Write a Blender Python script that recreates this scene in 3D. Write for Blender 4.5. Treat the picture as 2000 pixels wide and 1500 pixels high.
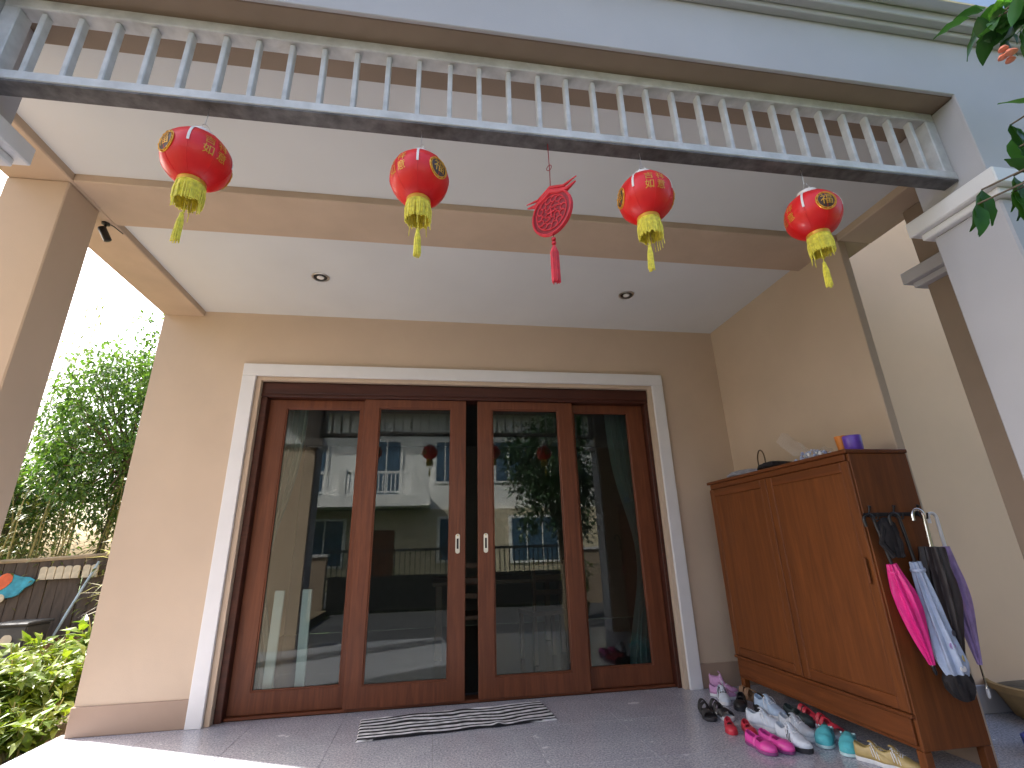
import bpy, bmesh, math, random
from mathutils import Vector, Matrix, noise as mnoise
random.seed(7)
R = math.radians
sc = bpy.context.scene
for o in list(bpy.data.objects): bpy.data.objects.remove(o)
col = sc.collection

# ------------------------------------------------------------------ camera, sky, sun, exposure
cam_d = bpy.data.cameras.new('camera'); cam = bpy.data.objects.new('camera', cam_d); col.objects.link(cam)
sc.camera = cam
cam_d.sensor_width = 36; cam_d.lens = 936.6 / 2000 * 36; cam_d.clip_start = 0.02; cam_d.clip_end = 600
def cam_matrix(pitch, yaw, roll, loc):
    cp, sp, cy, sy, cr, sr = math.cos(pitch), math.sin(pitch), math.cos(yaw), math.sin(yaw), math.cos(roll), math.sin(roll)
    f = Vector((sy*cp, cy*cp, sp)); r = Vector((cy, -sy, 0)); u = r.cross(f)
    r2 = r*cr + u*sr; u2 = u*cr - r*sr
    m = Matrix((r2, u2, -f)).transposed().to_4x4(); m.translation = loc
    return m
cam.matrix_world = cam_matrix(R(18.9), R(9.3), R(-1.63), Vector((0, 0, 1.078)))
SUN_AZ = Vector((-0.893, 0.45, 0)).normalized()   # direction towards the sun, on the ground
SUN_EL = R(43)
sun_d = bpy.data.lights.new('sun', 'SUN'); sun = bpy.data.objects.new('sun', sun_d); col.objects.link(sun)
sun_d.energy = 5.0; sun_d.angle = R(0.5); sun_d.color = (1.0, 0.95, 0.88)
to_sun = Vector((SUN_AZ.x*math.cos(SUN_EL), SUN_AZ.y*math.cos(SUN_EL), math.sin(SUN_EL)))
sun.rotation_euler = to_sun.to_track_quat('Z', 'Y').to_euler(); sun.location = to_sun*30
w = bpy.data.worlds.new('World'); sc.world = w; w.use_nodes = True
nt = w.node_tree; bg = nt.nodes['Background']; sky = nt.nodes.new('ShaderNodeTexSky')
sky.sky_type = 'NISHITA'; sky.sun_disc = False; sky.sun_elevation = SUN_EL
sky.sun_rotation = math.atan2(SUN_AZ.x, SUN_AZ.y); sky.dust_density = 5.0; sky.ozone_density = 1.0
nt.links.new(sky.outputs[0], bg.inputs[0]); bg.inputs[1].default_value = 0.15
sc.view_settings.view_transform = 'Standard'; sc.view_settings.look = 'None'
sc.view_settings.gamma = 1; sc.view_settings.exposure = 1.72
sc.render.resolution_x = 1024; sc.render.resolution_y = 768
sc.render.engine = 'CYCLES'; sc.cycles.caustics_reflective = False; sc.cycles.caustics_refractive = False
sc.cycles.max_bounces = 7; sc.cycles.diffuse_bounces = 4; sc.cycles.glossy_bounces = 4; sc.cycles.transparent_max_bounces = 16

# ------------------------------------------------------------------ materials
def nodes_of(name):
    m = bpy.data.materials.new(name); m.use_nodes = True
    n = m.node_tree.nodes; l = m.node_tree.links
    return m, n, l, n['Principled BSDF']
def C4(c): return (c[0], c[1], c[2], 1)
def mix_rgb(n, l, fac, a, b, blend='MIX'):
    x = n.new('ShaderNodeMix'); x.data_type = 'RGBA'; x.blend_type = blend
    for k, v in ((0, fac), (6, a), (7, b)):
        if hasattr(v, 'is_output') or isinstance(v, bpy.types.NodeSocket): l.new(v, x.inputs[k])
        else: x.inputs[k].default_value = v
    return x.outputs[2]
def coords(n, l, scale=(1, 1, 1)):
    t = n.new('ShaderNodeTexCoord'); mp = n.new('ShaderNodeMapping'); mp.inputs['Scale'].default_value = scale
    l.new(t.outputs['Object'], mp.inputs[0]); return mp.outputs[0]
def noise_tex(n, l, vec, scale, detail=4, rough=.55, dist=0):
    t = n.new('ShaderNodeTexNoise'); t.inputs['Scale'].default_value = scale; t.inputs['Detail'].default_value = detail
    t.inputs['Roughness'].default_value = rough; t.inputs['Distortion'].default_value = dist
    if vec is not None: l.new(vec, t.inputs['Vector'])
    return t.outputs[0]
def ramp(n, l, fac, stops):
    r = n.new('ShaderNodeValToRGB'); l.new(fac, r.inputs[0]); e = r.color_ramp.elements
    while len(e) < len(stops): e.new(.5)
    for i, (p, c) in enumerate(stops): e[i].position = p; e[i].color = C4(c)
    return r.outputs[0]
def add_bump(n, l, b, h, strength, dist=.002):
    bp = n.new('ShaderNodeBump'); bp.inputs['Strength'].default_value = strength; bp.inputs['Distance'].default_value = dist
    l.new(h, bp.inputs['Height']); l.new(bp.outputs[0], b.inputs['Normal'])
MATS = {}
def plain(name, c, rough=.6, metal=0, var=.12, scale=9, bump=.15, bscale=160, spec=.5, stretch=(1, 1, 1), stain=0, coat=0, sheen=0, bdist=.002):
    m, n, l, b = nodes_of(name)
    v = coords(n, l, stretch)
    nz = noise_tex(n, l, v, scale, 3)
    lo = tuple(max(0, x*(1-var)) for x in c); hi = tuple(min(1, x*(1+var)) for x in c)
    cc = ramp(n, l, nz, [(.3, lo), (.7, hi)])
    if stain:
        s2 = noise_tex(n, l, v, scale*.35, 6, .7, .6)
        s3 = ramp(n, l, s2, [(.55, (0, 0, 0)), (.75, (stain, stain, stain))])
        cc = mix_rgb(n, l, s3, cc, C4(tuple(x*.55 for x in c)))
    l.new(cc, b.inputs['Base Color'])
    b.inputs['Roughness'].default_value = rough; b.inputs['Metallic'].default_value = metal
    b.inputs['Specular IOR Level'].default_value = spec
    b.inputs['Coat Weight'].default_value = coat
    b.inputs['Sheen Weight'].default_value = sheen
    if bump: add_bump(n, l, b, noise_tex(n, l, v, bscale, 1), bump, bdist)
    MATS[name] = m; return m
def wood(name, c, c2, axis='z', rough=.42, coat=.06):
    m, n, l, b = nodes_of(name)
    s = {'x': (.6, 9, 9), 'y': (9, .6, 9), 'z': (9, 9, .6)}[axis]
    v = coords(n, l, s)
    g = noise_tex(n, l, v, 2.2, 6, .6, 1.2)
    fine = noise_tex(n, l, v, 14, 5, .6, .3)
    cc = ramp(n, l, g, [(.28, c2), (.5, c), (.72, tuple(min(1, x*1.35) for x in c))])
    cc = mix_rgb(n, l, ramp(n, l, fine, [(.36, (.2, .2, .2)), (.6, (0, 0, 0))]), cc, C4(tuple(x*.55 for x in c2)))
    l.new(cc, b.inputs['Base Color'])
    big = noise_tex(n, l, coords(n, l), 3, 4)
    rr = n.new('ShaderNodeMapRange'); rr.inputs[3].default_value = rough-.1; rr.inputs[4].default_value = rough+.16
    l.new(big, rr.inputs[0]); l.new(rr.outputs[0], b.inputs['Roughness'])
    b.inputs['Specular IOR Level'].default_value = .32
    b.inputs['Coat Weight'].default_value = coat; b.inputs['Coat Roughness'].default_value = .2
    add_bump(n, l, b, fine, .12, .001)
    MATS[name] = m; return m
def leaf_mat(name, cols, trans=.35, rough=.45):
    m, n, l, b = nodes_of(name)
    g = n.new('ShaderNodeNewGeometry')
    cc = ramp(n, l, g.outputs['Random Per Island'], [(i/(len(cols)-1), c) for i, c in enumerate(cols)])
    l.new(cc, b.inputs['Base Color']); b.inputs['Roughness'].default_value = rough
    t = n.new('ShaderNodeBsdfTranslucent'); mx = n.new('ShaderNodeMixShader'); mx.inputs[0].default_value = trans
    br = mix_rgb(n, l, 1.0, cc, (1.0, 1.0, .35, 1), 'MULTIPLY')
    l.new(br, t.inputs[0]); l.new(b.outputs[0], mx.inputs[1]); l.new(t.outputs[0], mx.inputs[2])
    l.new(mx.outputs[0], n['Material Output'].inputs[0])
    MATS[name] = m; return m
def glass_mat(name, ior=1.6, tint=(.86, .93, .9)):
    m, n, l, b = nodes_of(name); n.remove(b)
    f = n.new('ShaderNodeFresnel'); f.inputs[0].default_value = ior
    t = n.new('ShaderNodeBsdfTransparent'); t.inputs[0].default_value = C4(tint)
    g = n.new('ShaderNodeBsdfGlossy'); g.inputs['Roughness'].default_value = 0.0
    mx = n.new('ShaderNodeMixShader')
    l.new(f.outputs[0], mx.inputs[0]); l.new(t.outputs[0], mx.inputs[1]); l.new(g.outputs[0], mx.inputs[2])
    l.new(mx.outputs[0], n['Material Output'].inputs[0]); MATS[name] = m; return m
def granite(name):
    m, n, l, b = nodes_of(name)
    t = n.new('ShaderNodeTexCoord'); v = t.outputs['Object']
    oi = n.new('ShaderNodeObjectInfo')
    ad = n.new('ShaderNodeVectorMath'); ad.operation = 'ADD'
    sc_ = n.new('ShaderNodeVectorMath'); sc_.operation = 'SCALE'; sc_.inputs[3].default_value = 37.0
    cmb = n.new('ShaderNodeCombineXYZ'); l.new(oi.outputs['Random'], cmb.inputs[0]); l.new(oi.outputs['Random'], cmb.inputs[1])
    l.new(cmb.outputs[0], sc_.inputs[0]); l.new(v, ad.inputs[0]); l.new(sc_.outputs[0], ad.inputs[1]); v = ad.outputs[0]
    a = noise_tex(n, l, v, 85, 4, .8); c2 = noise_tex(n, l, v, 240, 2, .6); big = noise_tex(n, l, v, 5, 4)
    c = ramp(n, l, a, [(.34, (.10, .105, .14)), (.45, (.30, .31, .37)), (.55, (.50, .51, .57)), (.7, (.74, .75, .79))])
    c = mix_rgb(n, l, ramp(n, l, c2, [(.60, (0, 0, 0)), (.68, (.7, .7, .7))]), c, (.05, .05, .065, 1))
    c = mix_rgb(n, l, .28, c, ramp(n, l, big, [(.3, (.33, .335, .39)), (.7, (.50, .505, .56))]))
    l.new(c, b.inputs['Base Color'])
    r_ = ramp(n, l, big, [(.3, (.13, .13, .13)), (.75, (.3, .3, .3))]); l.new(r_, b.inputs['Roughness'])
    b.inputs['Specular IOR Level'].default_value = .55
    MATS[name] = m; return m
def attr_mat(name, attr='Col', rough=.9, bump=.5, bscale=300):
    m, n, l, b = nodes_of(name)
    a = n.new('ShaderNodeAttribute'); a.attribute_name = attr
    l.new(a.outputs[0], b.inputs['Base Color']); b.inputs['Roughness'].default_value = rough
    v = coords(n, l); add_bump(n, l, b, noise_tex(n, l, v, bscale, 3), bump, .002)
    MATS[name] = m; return m

TAN = (.575, .452, .340)
plain('tan paint', TAN, .72, var=.035, scale=2.2, bump=.25, bscale=210, stain=.12)
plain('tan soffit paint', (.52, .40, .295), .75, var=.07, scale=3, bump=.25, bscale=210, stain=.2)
plain('side wall paint', (.64, .44, .285), .72, var=.035, scale=2.2, bump=.25, bscale=210, stain=.12)
plain('taupe and shaded tan', (.27, .205, .155), .6, var=.05, scale=4, bump=.2)
plain('skirting paint', (.36, .255, .19), .55, var=.05, scale=4, bump=.2)
plain('ceiling paint', (.66, .68, .68), .85, var=.03, scale=1.6, bump=.15, bscale=240)
plain('grey white paint', (.46, .455, .48), .7, var=.05, scale=2.0, bump=.25, bscale=190, stain=.15)
plain('moulding paint', (.74, .74, .75), .45, var=.03, scale=5, bump=.08)
plain('screen paint', (.56, .57, .585), .42, var=.16, scale=14, bump=.25, bscale=70, stain=.45)
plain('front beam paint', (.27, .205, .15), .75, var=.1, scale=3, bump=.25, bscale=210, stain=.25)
plain('bare metal', (.12, .115, .115), .6, .3, var=.4, scale=20, bump=.3, stain=.5)
plain('grout', (.10, .10, .11), .9)
granite('granite')
wood('door wood', (.148, .046, .020), (.105, .031, .014), 'z')
wood('door wood across', (.14, .043, .019), (.10, .028, .013), 'x')
wood('cabinet wood', (.170, .051, .0115), (.125, .036, .0085), 'z', .5, .03)
wood('cabinet wood across', (.155, .045, .0105), (.11, .031, .0075), 'y', .5, .03)
glass_mat('door glass', 1.55, (.80, .87, .85))
wood('dark frame wood', (.062, .018, .011), (.04, .011, .007), 'x')
plain('steel', (.62, .60, .56), .3, 1, var=.05, bump=.05)
plain('brass', (.55, .42, .22), .35, 1, var=.05, bump=.05)
plain('dark metal', (.03, .03, .033), .4, .6, var=.1)
plain('black plastic', (.014, .014, .016), .35, var=.2)
plain('black cloth', (.014, .012, .014), .85, var=.3, scale=40, bump=.4)
plain('lantern red', (.74, .008, .010), .42, var=.07, scale=12, bump=.12, bscale=90, coat=.08)
plain('lantern gold', (.75, .38, .04), .35, .35, var=.15)
plain('lantern dark', (.07, .03, .02), .4, var=.3)
plain('lantern cap', (.80, .79, .76), .3, var=.03)
plain('fringe yellow', (.82, .72, .08), .6, var=.25, scale=60, sheen=.2)
plain('paper red', (.62, .02, .035), .5, var=.15, scale=40)
plain('paper red dark', (.26, .008, .018), .55, var=.2, scale=40)
plain('tassel red', (.72, .03, .06), .6, var=.2, scale=50, sheen=.3)
attr_mat('rug')
def shoe(name, c, rough=.6, var=.1): return plain(name, c, rough, var=var, scale=35, bump=.25, bscale=180)

# ------------------------------------------------------------------ mesh helpers
class MB:
    def __init__(s): s.v = []; s.f = []
    def box(s, x0, x1, y0, y1, z0, z1):
        i = len(s.v)
        s.v += [(x0, y0, z0), (x1, y0, z0), (x1, y1, z0), (x0, y1, z0), (x0, y0, z1), (x1, y0, z1), (x1, y1, z1), (x0, y1, z1)]
        s.f += [tuple(i+k for k in q) for q in ((0, 3, 2, 1), (4, 5, 6, 7), (0, 1, 5, 4), (1, 2, 6, 5), (2, 3, 7, 6), (3, 0, 4, 7))]
        return s
    def tube(s, pts, r, n=8, cap=True):
        pts = [Vector(p) for p in pts]; rs = r if isinstance(r, (list, tuple)) else [r]*len(pts)
        base = len(s.v); up = None
        for k, p in enumerate(pts):
            d = (pts[min(k+1, len(pts)-1)] - pts[max(k-1, 0)]).normalized()
            if up is None: up = d.orthogonal().normalized()
            up = (up - d*up.dot(d)); up = up.normalized() if up.length > 1e-6 else d.orthogonal().normalized()
            sd = d.cross(up)
            for a in range(n):
                t = 2*math.pi*a/n
                s.v.append(tuple(p + (up*math.cos(t) + sd*math.sin(t))*rs[k]))
        for k in range(len(pts)-1):
            for a in range(n):
                b = (a+1) % n; i = base+k*n; j = i+n
                s.f.append((i+a, i+b, j+b, j+a))
        if cap:
            s.f.append(tuple(base+a for a in reversed(range(n)))); e = base+(len(pts)-1)*n
            s.f.append(tuple(e+a for a in range(n)))
        return s
    def lathe(s, prof, n=24, c=(0, 0, 0), wob=None, close=True):
        base = len(s.v)
        for (r, z) in prof:
            for a in range(n):
                t = 2*math.pi*a/n; rr = r*(wob(t, z) if wob else 1)
                s.v.append((c[0]+rr*math.cos(t), c[1]+rr*math.sin(t), c[2]+z))
        for k in range(len(prof)-1):
            for a in range(n):
                b = (a+1) % n; i = base+k*n; j = i+n
                s.f.append((i+a, i+b, j+b, j+a))
        if close:
            s.f.append(tuple(base+a for a in reversed(range(n)))); e = base+(len(prof)-1)*n
            s.f.append(tuple(e+a for a in range(n)))
        return s
    def prism(s, poly, y0, y1):           # polygon in x,z extruded along y
        i = len(s.v); n = len(poly)
        s.v += [(x, y0, z) for x, z in poly] + [(x, y1, z) for x, z in poly]
        s.f.append(tuple(i+k for k in range(n))); s.f.append(tuple(i+n+k for k in reversed(range(n))))
        for k in range(n): s.f.append((i+k, i+n+k, i+n+(k+1) % n, i+(k+1) % n))
        return s
    def xf(s, m, start=0):
        for k in range(start, len(s.v)): s.v[k] = tuple(m @ Vector(s.v[k]))
        return s
    def build(s, name, mat, parent=None, smooth=False, bevel=0, seg=1):
        me = bpy.data.meshes.new(name)
        me.from_pydata(s.v, [], s.f)
        bm = bmesh.new(); bm.from_mesh(me)
        bmesh.ops.recalc_face_normals(bm, faces=bm.faces)
        if bevel:
            ed = [e for e in bm.edges if len(e.link_faces) == 2 and e.calc_face_angle(0) > .6]
            bmesh.ops.bevel(bm, geom=ed, offset=bevel, segments=seg, affect='EDGES', clamp_overlap=True)
        bm.to_mesh(me); bm.free()
        if smooth:
            for p in me.polygons: p.use_smooth = True
            try: me.set_sharp_from_angle(angle=R(40))
            except Exception: pass
        return link(name, me, mat, parent)
def link(name, me, mat, parent=None):
    o = bpy.data.objects.new(name, me); col.objects.link(o)
    if mat is not None and not me.materials: me.materials.append(MATS[mat] if isinstance(mat, str) else mat)
    if parent is not None: o.parent = parent
    return o
def tag(o, label=None, cat=None, group=None, kind=None):
    if label: o['label'] = label
    if cat: o['category'] = cat
    if group: o['group'] = group
    if kind: o['kind'] = kind
    return o
def thing(name, label, cat, loc=(0, 0, 0), rz=0, group=None):
    o = bpy.data.objects.new(name, None); col.objects.link(o); o.location = loc; o.rotation_euler = (0, 0, rz)
    o.empty_display_size = .1
    return tag(o, label, cat, group)
def box(name, mat, parent, *a, bevel=.004): return MB().box(*a).build(name, mat, parent, bevel=bevel)
def copy_tree(o, parent=None):
    c = o.copy(); col.objects.link(c); c.parent = parent
    for ch in list(o.children): copy_tree(ch, c)
    return c
def arc(cx, cz, r, a0, a1, n, y=0):
    return [(cx+r*math.cos(a0+(a1-a0)*i/n), y, cz+r*math.sin(a0+(a1-a0)*i/n)) for i in range(n+1)]

# ------------------------------------------------------------------ ground
plain('soil', (.16, .12, .075), .95, var=.35, scale=5, bump=.8, bscale=30, bdist=.02)
plain('concrete', (.25, .25, .24), .85, var=.15, scale=2, bump=.4, bscale=60, stain=.4)
plain('driveway paving', (.055, .055, .06), .8, var=.2, scale=3, bump=.4, bscale=60, stain=.3)
plain('asphalt', (.055, .055, .058), .9, var=.25, scale=4, bump=.6, bscale=140)
plain('lawn green', (.07, .12, .03), .95, var=.4, scale=8, bump=.8, bscale=60, bdist=.03)
g = MB(); N = 24
g.v = [(-150+300*i/N, -150+300*j/N, -.36) for j in range(N+1) for i in range(N+1)]
g.f = [(j*(N+1)+i, j*(N+1)+i+1, (j+1)*(N+1)+i+1, (j+1)*(N+1)+i) for j in range(N) for i in range(N)]
tag(g.build('ground', 'lawn green'), kind='structure')
tag(MB().box(-12, -2.40, -4.2, 13, -.355, -.16).build('garden_soil', 'soil'), kind='structure')
tag(MB().box(-2.36, 6, -4.6, 1.18, -.355, -.30).build('driveway', 'driveway paving'), kind='structure')
tag(MB().box(-60, 60, -10.4, -5.2, -.357, -.33).build('road', 'asphalt'), kind='structure')
tag(MB().box(-60, 60, -10.58, -10.42, -.357, -.22).build('kerb', 'concrete', bevel=.02), kind='structure')
tag(MB().box(-60, 60, -5.16, -5.0, -.357, -.22).build('kerb', 'concrete', bevel=.02), kind='structure')
floor = MB().box(-2.38, 4.6, 1.20, 4.42, -.34, -.012).build('porch_floor', 'grout')
tag(floor, kind='structure')
tm = None; TS = .60
for i in range(12):
    for j in range(6):
        x0 = -2.38+i*TS; y0 = 4.13-(j+1)*TS
        x1 = min(x0+TS, 4.6); y1 = y0+TS
        y0 = max(y0, 1.19)
        if x1-x0 < .05 or y1-y0 < .05: continue
        full = abs(x1-x0-TS) < 1e-4 and abs(y1-y0-TS) < 1e-4
        if full:
            if tm is None:
                t = MB().box(-TS/2+.0006, TS/2-.0006, -TS/2+.0006, TS/2-.0006, -.012, 0).build('tile', 'granite', floor, bevel=.0012); tm = t.data
            else: t = link('tile', tm, None, floor)
            t.location = (x0+TS/2, y0+TS/2, 0)
        else:
            hx, hy = (x1-x0)/2, (y1-y0)/2
            t = MB().box(-hx+.0006, hx-.0006, -hy+.0006, hy-.0006, -.012, 0).build('tile', 'granite', floor, bevel=.0012); t.location = ((x0+x1)/2, (y0+y1)/2, 0)

# ------------------------------------------------------------------ the house with its porch
D = 4.05; ZB = 3.026; ZC = 3.074
H = thing('house', 'tan house with a white trimmed wooden sliding door behind a flat roofed porch', 'house')
m = MB().prism([(-2.30, 0), (-1.495, 0), (-1.495, 2.495), (1.995, 2.495), (1.995, 0), (2.705, 0), (2.705, 3.2), (-2.30, 3.2)], D, D+.22)
m.build('front_wall', 'tan paint', H)
m = MB().prism([(2.434, 0), (D+.22, 0), (D+.22, 3.2), (2.8205, 3.2), (2.8205, 3.0255), (2.434, 3.0255)], 2.705, 2.765); m.v = [(y, x, z) for x, y, z in m.v]; m.build('right_wall', 'tan paint', H, bevel=.004)
box('side_wall', 'side wall paint', H, 2.766, 6.0, 3.075, 3.3, 0, 6.29)
box('skirting', 'skirting paint', H, -2.312, -1.602, D-.012, D+.05, 0, .172)
box('skirting', 'skirting paint', H, 2.104, 2.703, D-.012, D-.0005, 0, .172)
box('skirting', 'skirting paint', H, 2.693, 2.7045, 2.434, D-.013, 0, .172)
box('skirting', 'grey white paint', H, 2.766, 6.0, 3.063, 3.0745, 0, .16)
# white door surround with a stepped profile
for nm, a in (('upright', (-1.60, -1.495)), ('upright', (1.995, 2.10))):
    mo = box('door_surround', 'moulding paint', H, a[0], a[1], D-.030, D-.0004, 0, 2.495)
box('door_surround', 'moulding paint', H, -1.60, 2.10, D-.0302, D-.0004, 2.4955, 2.60)
# ceilings
box('ceiling', 'ceiling paint', H, -1.9845, 2.7045, 2.8205, D-.0005, ZC, ZC+.1, bevel=0)
box('ceiling', 'ceiling paint', H, -1.9845, 2.7045, 1.6305, 2.4335, ZC, ZC+.1, bevel=0)
# beams
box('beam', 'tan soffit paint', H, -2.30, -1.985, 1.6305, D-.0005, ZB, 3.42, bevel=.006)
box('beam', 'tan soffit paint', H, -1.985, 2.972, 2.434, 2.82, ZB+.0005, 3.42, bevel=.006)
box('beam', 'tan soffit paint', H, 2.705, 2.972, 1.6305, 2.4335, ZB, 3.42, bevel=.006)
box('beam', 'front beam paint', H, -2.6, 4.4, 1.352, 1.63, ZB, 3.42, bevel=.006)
box('roof_slab', 'grey white paint', H, -2.6, 2.985, 1.336, D+.2, 3.4205, 3.50)
m = MB().prism([(-2.6, 3.4195), (-2.6, 2.5555), (-1.576, 2.5555), (-1.576, ZB-.003), (2.346, ZB-.003), (2.346, 2.5555), (3.0, 2.5555), (3.0, ZB-.003), (4.4, ZB-.003), (4.4, 3.4195)], 1.335, 1.3515)
m.build('fascia', 'grey white paint', H, bevel=.003)
# stepped cornice along the porch roof
box('cornice', 'grey white paint', H, -2.62, 4.42, 1.300, 1.3345, 3.375, 3.4200)
box('cornice', 'grey white paint', H, -2.64, 4.44, 1.262, 1.2995, 3.400, 3.52)
box('gutter', 'steel', H, -2.64, 4.44, 1.205, 1.2615, 3.452, 3.535)
# tan column at the left rear
m = MB().box(-2.30, -2.0, 2.44, 2.69, 0, ZB-.0005); m.build('column', 'tan paint', H, bevel=.006)
# grey white piers at the front, each with its capital
for xa, xb in ((2.352, 2.90), (-2.13, -1.582)):
    p_ = box('front_column', 'grey white paint', H, xa, xb, 1.338, 1.628, -.3, 2.4395, bevel=.008)
    box('back_face', 'tan paint', p_, xa+.022, xb-.022, 1.6285, 1.64, 0, 2.4395)
    box('capital', 'moulding paint', p_, xa-.030, xb+.03, 1.312, 1.655, 2.44, 2.4745, bevel=.005)
    box('capital', 'moulding paint', p_, xa-.062, xb+.06, 1.285, 1.685, 2.475, 2.555, bevel=.005)
    box('pier', 'grey white paint', H, xa-.0045 if xa > 0 else -2.598, 2.998 if xa > 0 else xb+.0045, 1.3365, 1.6295, 2.5555, ZB-.0035, bevel=.006)
p_ = box('rear_column', 'taupe and shaded tan', H, 2.885, 3.25, 1.72, 2.115, 0, ZB-.0008, bevel=.006)  # tan column standing in shade; the shade is put into its darker colour
box('capital', 'grey white paint', p_, 2.835, 3.30, 1.69, 2.150, 2.500, 2.535)
box('capital', 'grey white paint', p_, 2.800, 3.33, 1.66, 2.180, 2.5355, 2.61)
# upper storey, set back above the door wall
m = MB(); m.box(-2.30, 5.799, 4.28, 11.5, 3.2, 6.3); m.build('upper_wall', 'tan paint', H)
m = MB(); m.box(-2.298, -2.08, 4.275, 11.5, 0, 3.2); m.box(5.8, 6.0, 3.305, 11.5, 0, 6.295); m.box(-2.08, 5.8, 11.3, 11.5, 0, 3.2); m.build('lower_wall', 'tan paint', H)
plain('roof tile', (.22, .12, .09), .8, var=.2, scale=14, bump=.6, bscale=20, bdist=.02)
m = MB(); i = 0
m.v = [(-2.9, 3.7, 6.3), (6.6, 3.7, 6.3), (6.6, 12.1, 6.3), (-2.9, 12.1, 6.3), (1.0, 7.9, 8.2), (2.7, 7.9, 8.2)]
m.f = [(0, 1, 5, 4), (1, 2, 5), (2, 3, 4, 5), (3, 0, 4), (3, 2, 1, 0)]
m.build('roof', 'roof tile', H)
# the wooden sliding doors
plain('track', (.06, .05, .045), .5, .4)
box('reveal', 'tan paint', H, -1.4945, -1.457, 4.052, 4.2695, 0, 2.465, bevel=.002)
box('reveal', 'tan paint', H, 1.9645, 1.9945, 4.052, 4.2695, 0, 2.465, bevel=.002)
box('reveal', 'tan paint', H, -1.4945, 1.9945, 4.0515, 4.2695, 2.4655, 2.4945, bevel=.002)
box('door_frame', 'dark frame wood', H, -1.4565, -1.405, 4.10, 4.2695, 0, 2.335)
box('door_frame', 'dark frame wood', H, 1.93, 1.964, 4.10, 4.2695, 0, 2.335)
box('door_header', 'dark frame wood', H, -1.4565, 1.964, 4.095, 4.2695, 2.336, 2.465)
box('door_header', 'dark frame wood', H, -1.43, 1.955, 4.078, 4.0945, 2.362, 2.448)
box('door_sill', 'door wood across', H, -1.404, 1.929, 4.135, 4.2695, 0, .018)
def door(x0, x1, gx0, gx1, y0, y1, gz0=.16, gz1=2.258, handle=None):
    m = MB()
    o4 = [(x0, .02), (x1, .02), (x1, 2.334), (x0, 2.334)]; i4 = [(gx0, gz0), (gx1, gz0), (gx1, gz1), (gx0, gz1)]
    m.v = [(a, y, b) for y in (y0, y1) for L4 in (o4, i4) for a, b in L4]
    for k in range(4):
        q = (k+1) % 4
        m.f += [(k, q, 4+q, 4+k), (8+k, 12+k, 12+q, 8+q), (k, 8+k, 8+q, q), (4+k, 4+q, 12+q, 12+k)]
    d = m.build('sliding_door', 'door wood', H, bevel=.004)
    ym = (y0+y1)/2
    MB().box(gx0-.004, gx1+.004, ym-.003, ym+.003, gz0-.004, gz1+.004).build('glass_pane', 'door glass', d)
    for a in ((gx0, gx0+.010, gz0, gz1), (gx1-.010, gx1, gz0, gz1)):
        MB().box(a[0], a[1], ym-.016, ym-.0035, a[2], a[3]).build('glazing_bead', 'door wood', d, bevel=.002)
    for a in ((gz0, gz0+.010), (gz1-.010, gz1)):
        MB().box(gx0+.0105, gx1-.0105, ym-.016, ym-.0035, a[0], a[1]).build('glazing_bead', 'door wood across', d, bevel=.002)
    if handle is not None:
        hm = MB()
        pl = [(handle+.018*math.cos(t)*1, 1.125+(.058 if math.sin(t) > 0 else -.058)+.018*math.sin(t)) for t in [2*math.pi*k/20+.01 for k in range(20)]]
        hm.prism(pl, y0-.004, y0+.001); hm.build('handle', 'steel', d, bevel=.0012)
        hm = MB().box(handle-.008, handle+.008, y0-.0052, y0-.0041, 1.085, 1.165); hm.build('handle_recess', 'dark metal', d, bevel=.0005)
        MB().lathe([(.007, 0), (.007, .003), (.004, .004)], 12).xf(Matrix.Translation((handle, y0-.004, 1.19)) @ Matrix.Rotation(R(90), 4, 'X')).build('lock', 'brass', d)
    return d
door(-1.404, -.615, -1.262, -.655, 4.172, 4.212)
door(1.235, 1.929, 1.25, 1.776, 4.172, 4.212)
door(-.616, .254, -.489, .125, 4.115, 4.160, handle=.190)
door(.356, 1.228, .485, 1.088, 4.115, 4.160, handle=.420)

# ------------------------------------------------------------------ the room behind the glass
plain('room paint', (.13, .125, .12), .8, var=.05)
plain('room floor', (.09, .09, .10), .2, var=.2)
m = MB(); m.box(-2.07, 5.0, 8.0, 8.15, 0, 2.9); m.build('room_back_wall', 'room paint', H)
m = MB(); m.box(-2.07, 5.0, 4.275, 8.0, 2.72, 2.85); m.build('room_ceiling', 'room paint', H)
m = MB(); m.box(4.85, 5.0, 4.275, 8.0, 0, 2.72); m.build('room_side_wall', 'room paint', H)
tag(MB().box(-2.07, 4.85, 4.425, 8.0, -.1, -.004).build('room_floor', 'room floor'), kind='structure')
plain('curtain teal', (.22, .30, .29), .9, var=.06, bump=.3, bscale=300, sheen=.3)
def curtain(x0, x1, y, z0, z1, label, sweep, waves):
    c = MB(); n, k = 60, 26
    for j in range(k+1):
        t = j/k; z = z1+(z0-z1)*t
        pinch = 1-.62*math.exp(-((t-.62)/.25)**2)
        for i in range(n+1):
            u = i/n; xx = (x0 if sweep < 0 else x1); ww = (x1-x0)*pinch
            x = x0+u*ww if sweep < 0 else x1-(1-u)*ww
            c.v.append((x, y+.035*math.sin(u*waves*2*math.pi)*(.6+.4*t)+.01*math.sin(u*17+t*3), z))
    for j in range(k):
        for i in range(n): c.f.append((j*(n+1)+i, j*(n+1)+i+1, (j+1)*(n+1)+i+1, (j+1)*(n+1)+i))
    o = c.build('curtain', 'curtain teal', smooth=True)
    s_ = o.modifiers.new('thickness', 'SOLIDIFY'); s_.thickness = .003
    tag(o, label, 'curtain', 'curtains behind the door glass')
curtain(-1.42, -1.13, 4.36, .03, 2.5, 'pale teal curtain gathered behind the left end of the glass door', -1, 6)
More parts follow.
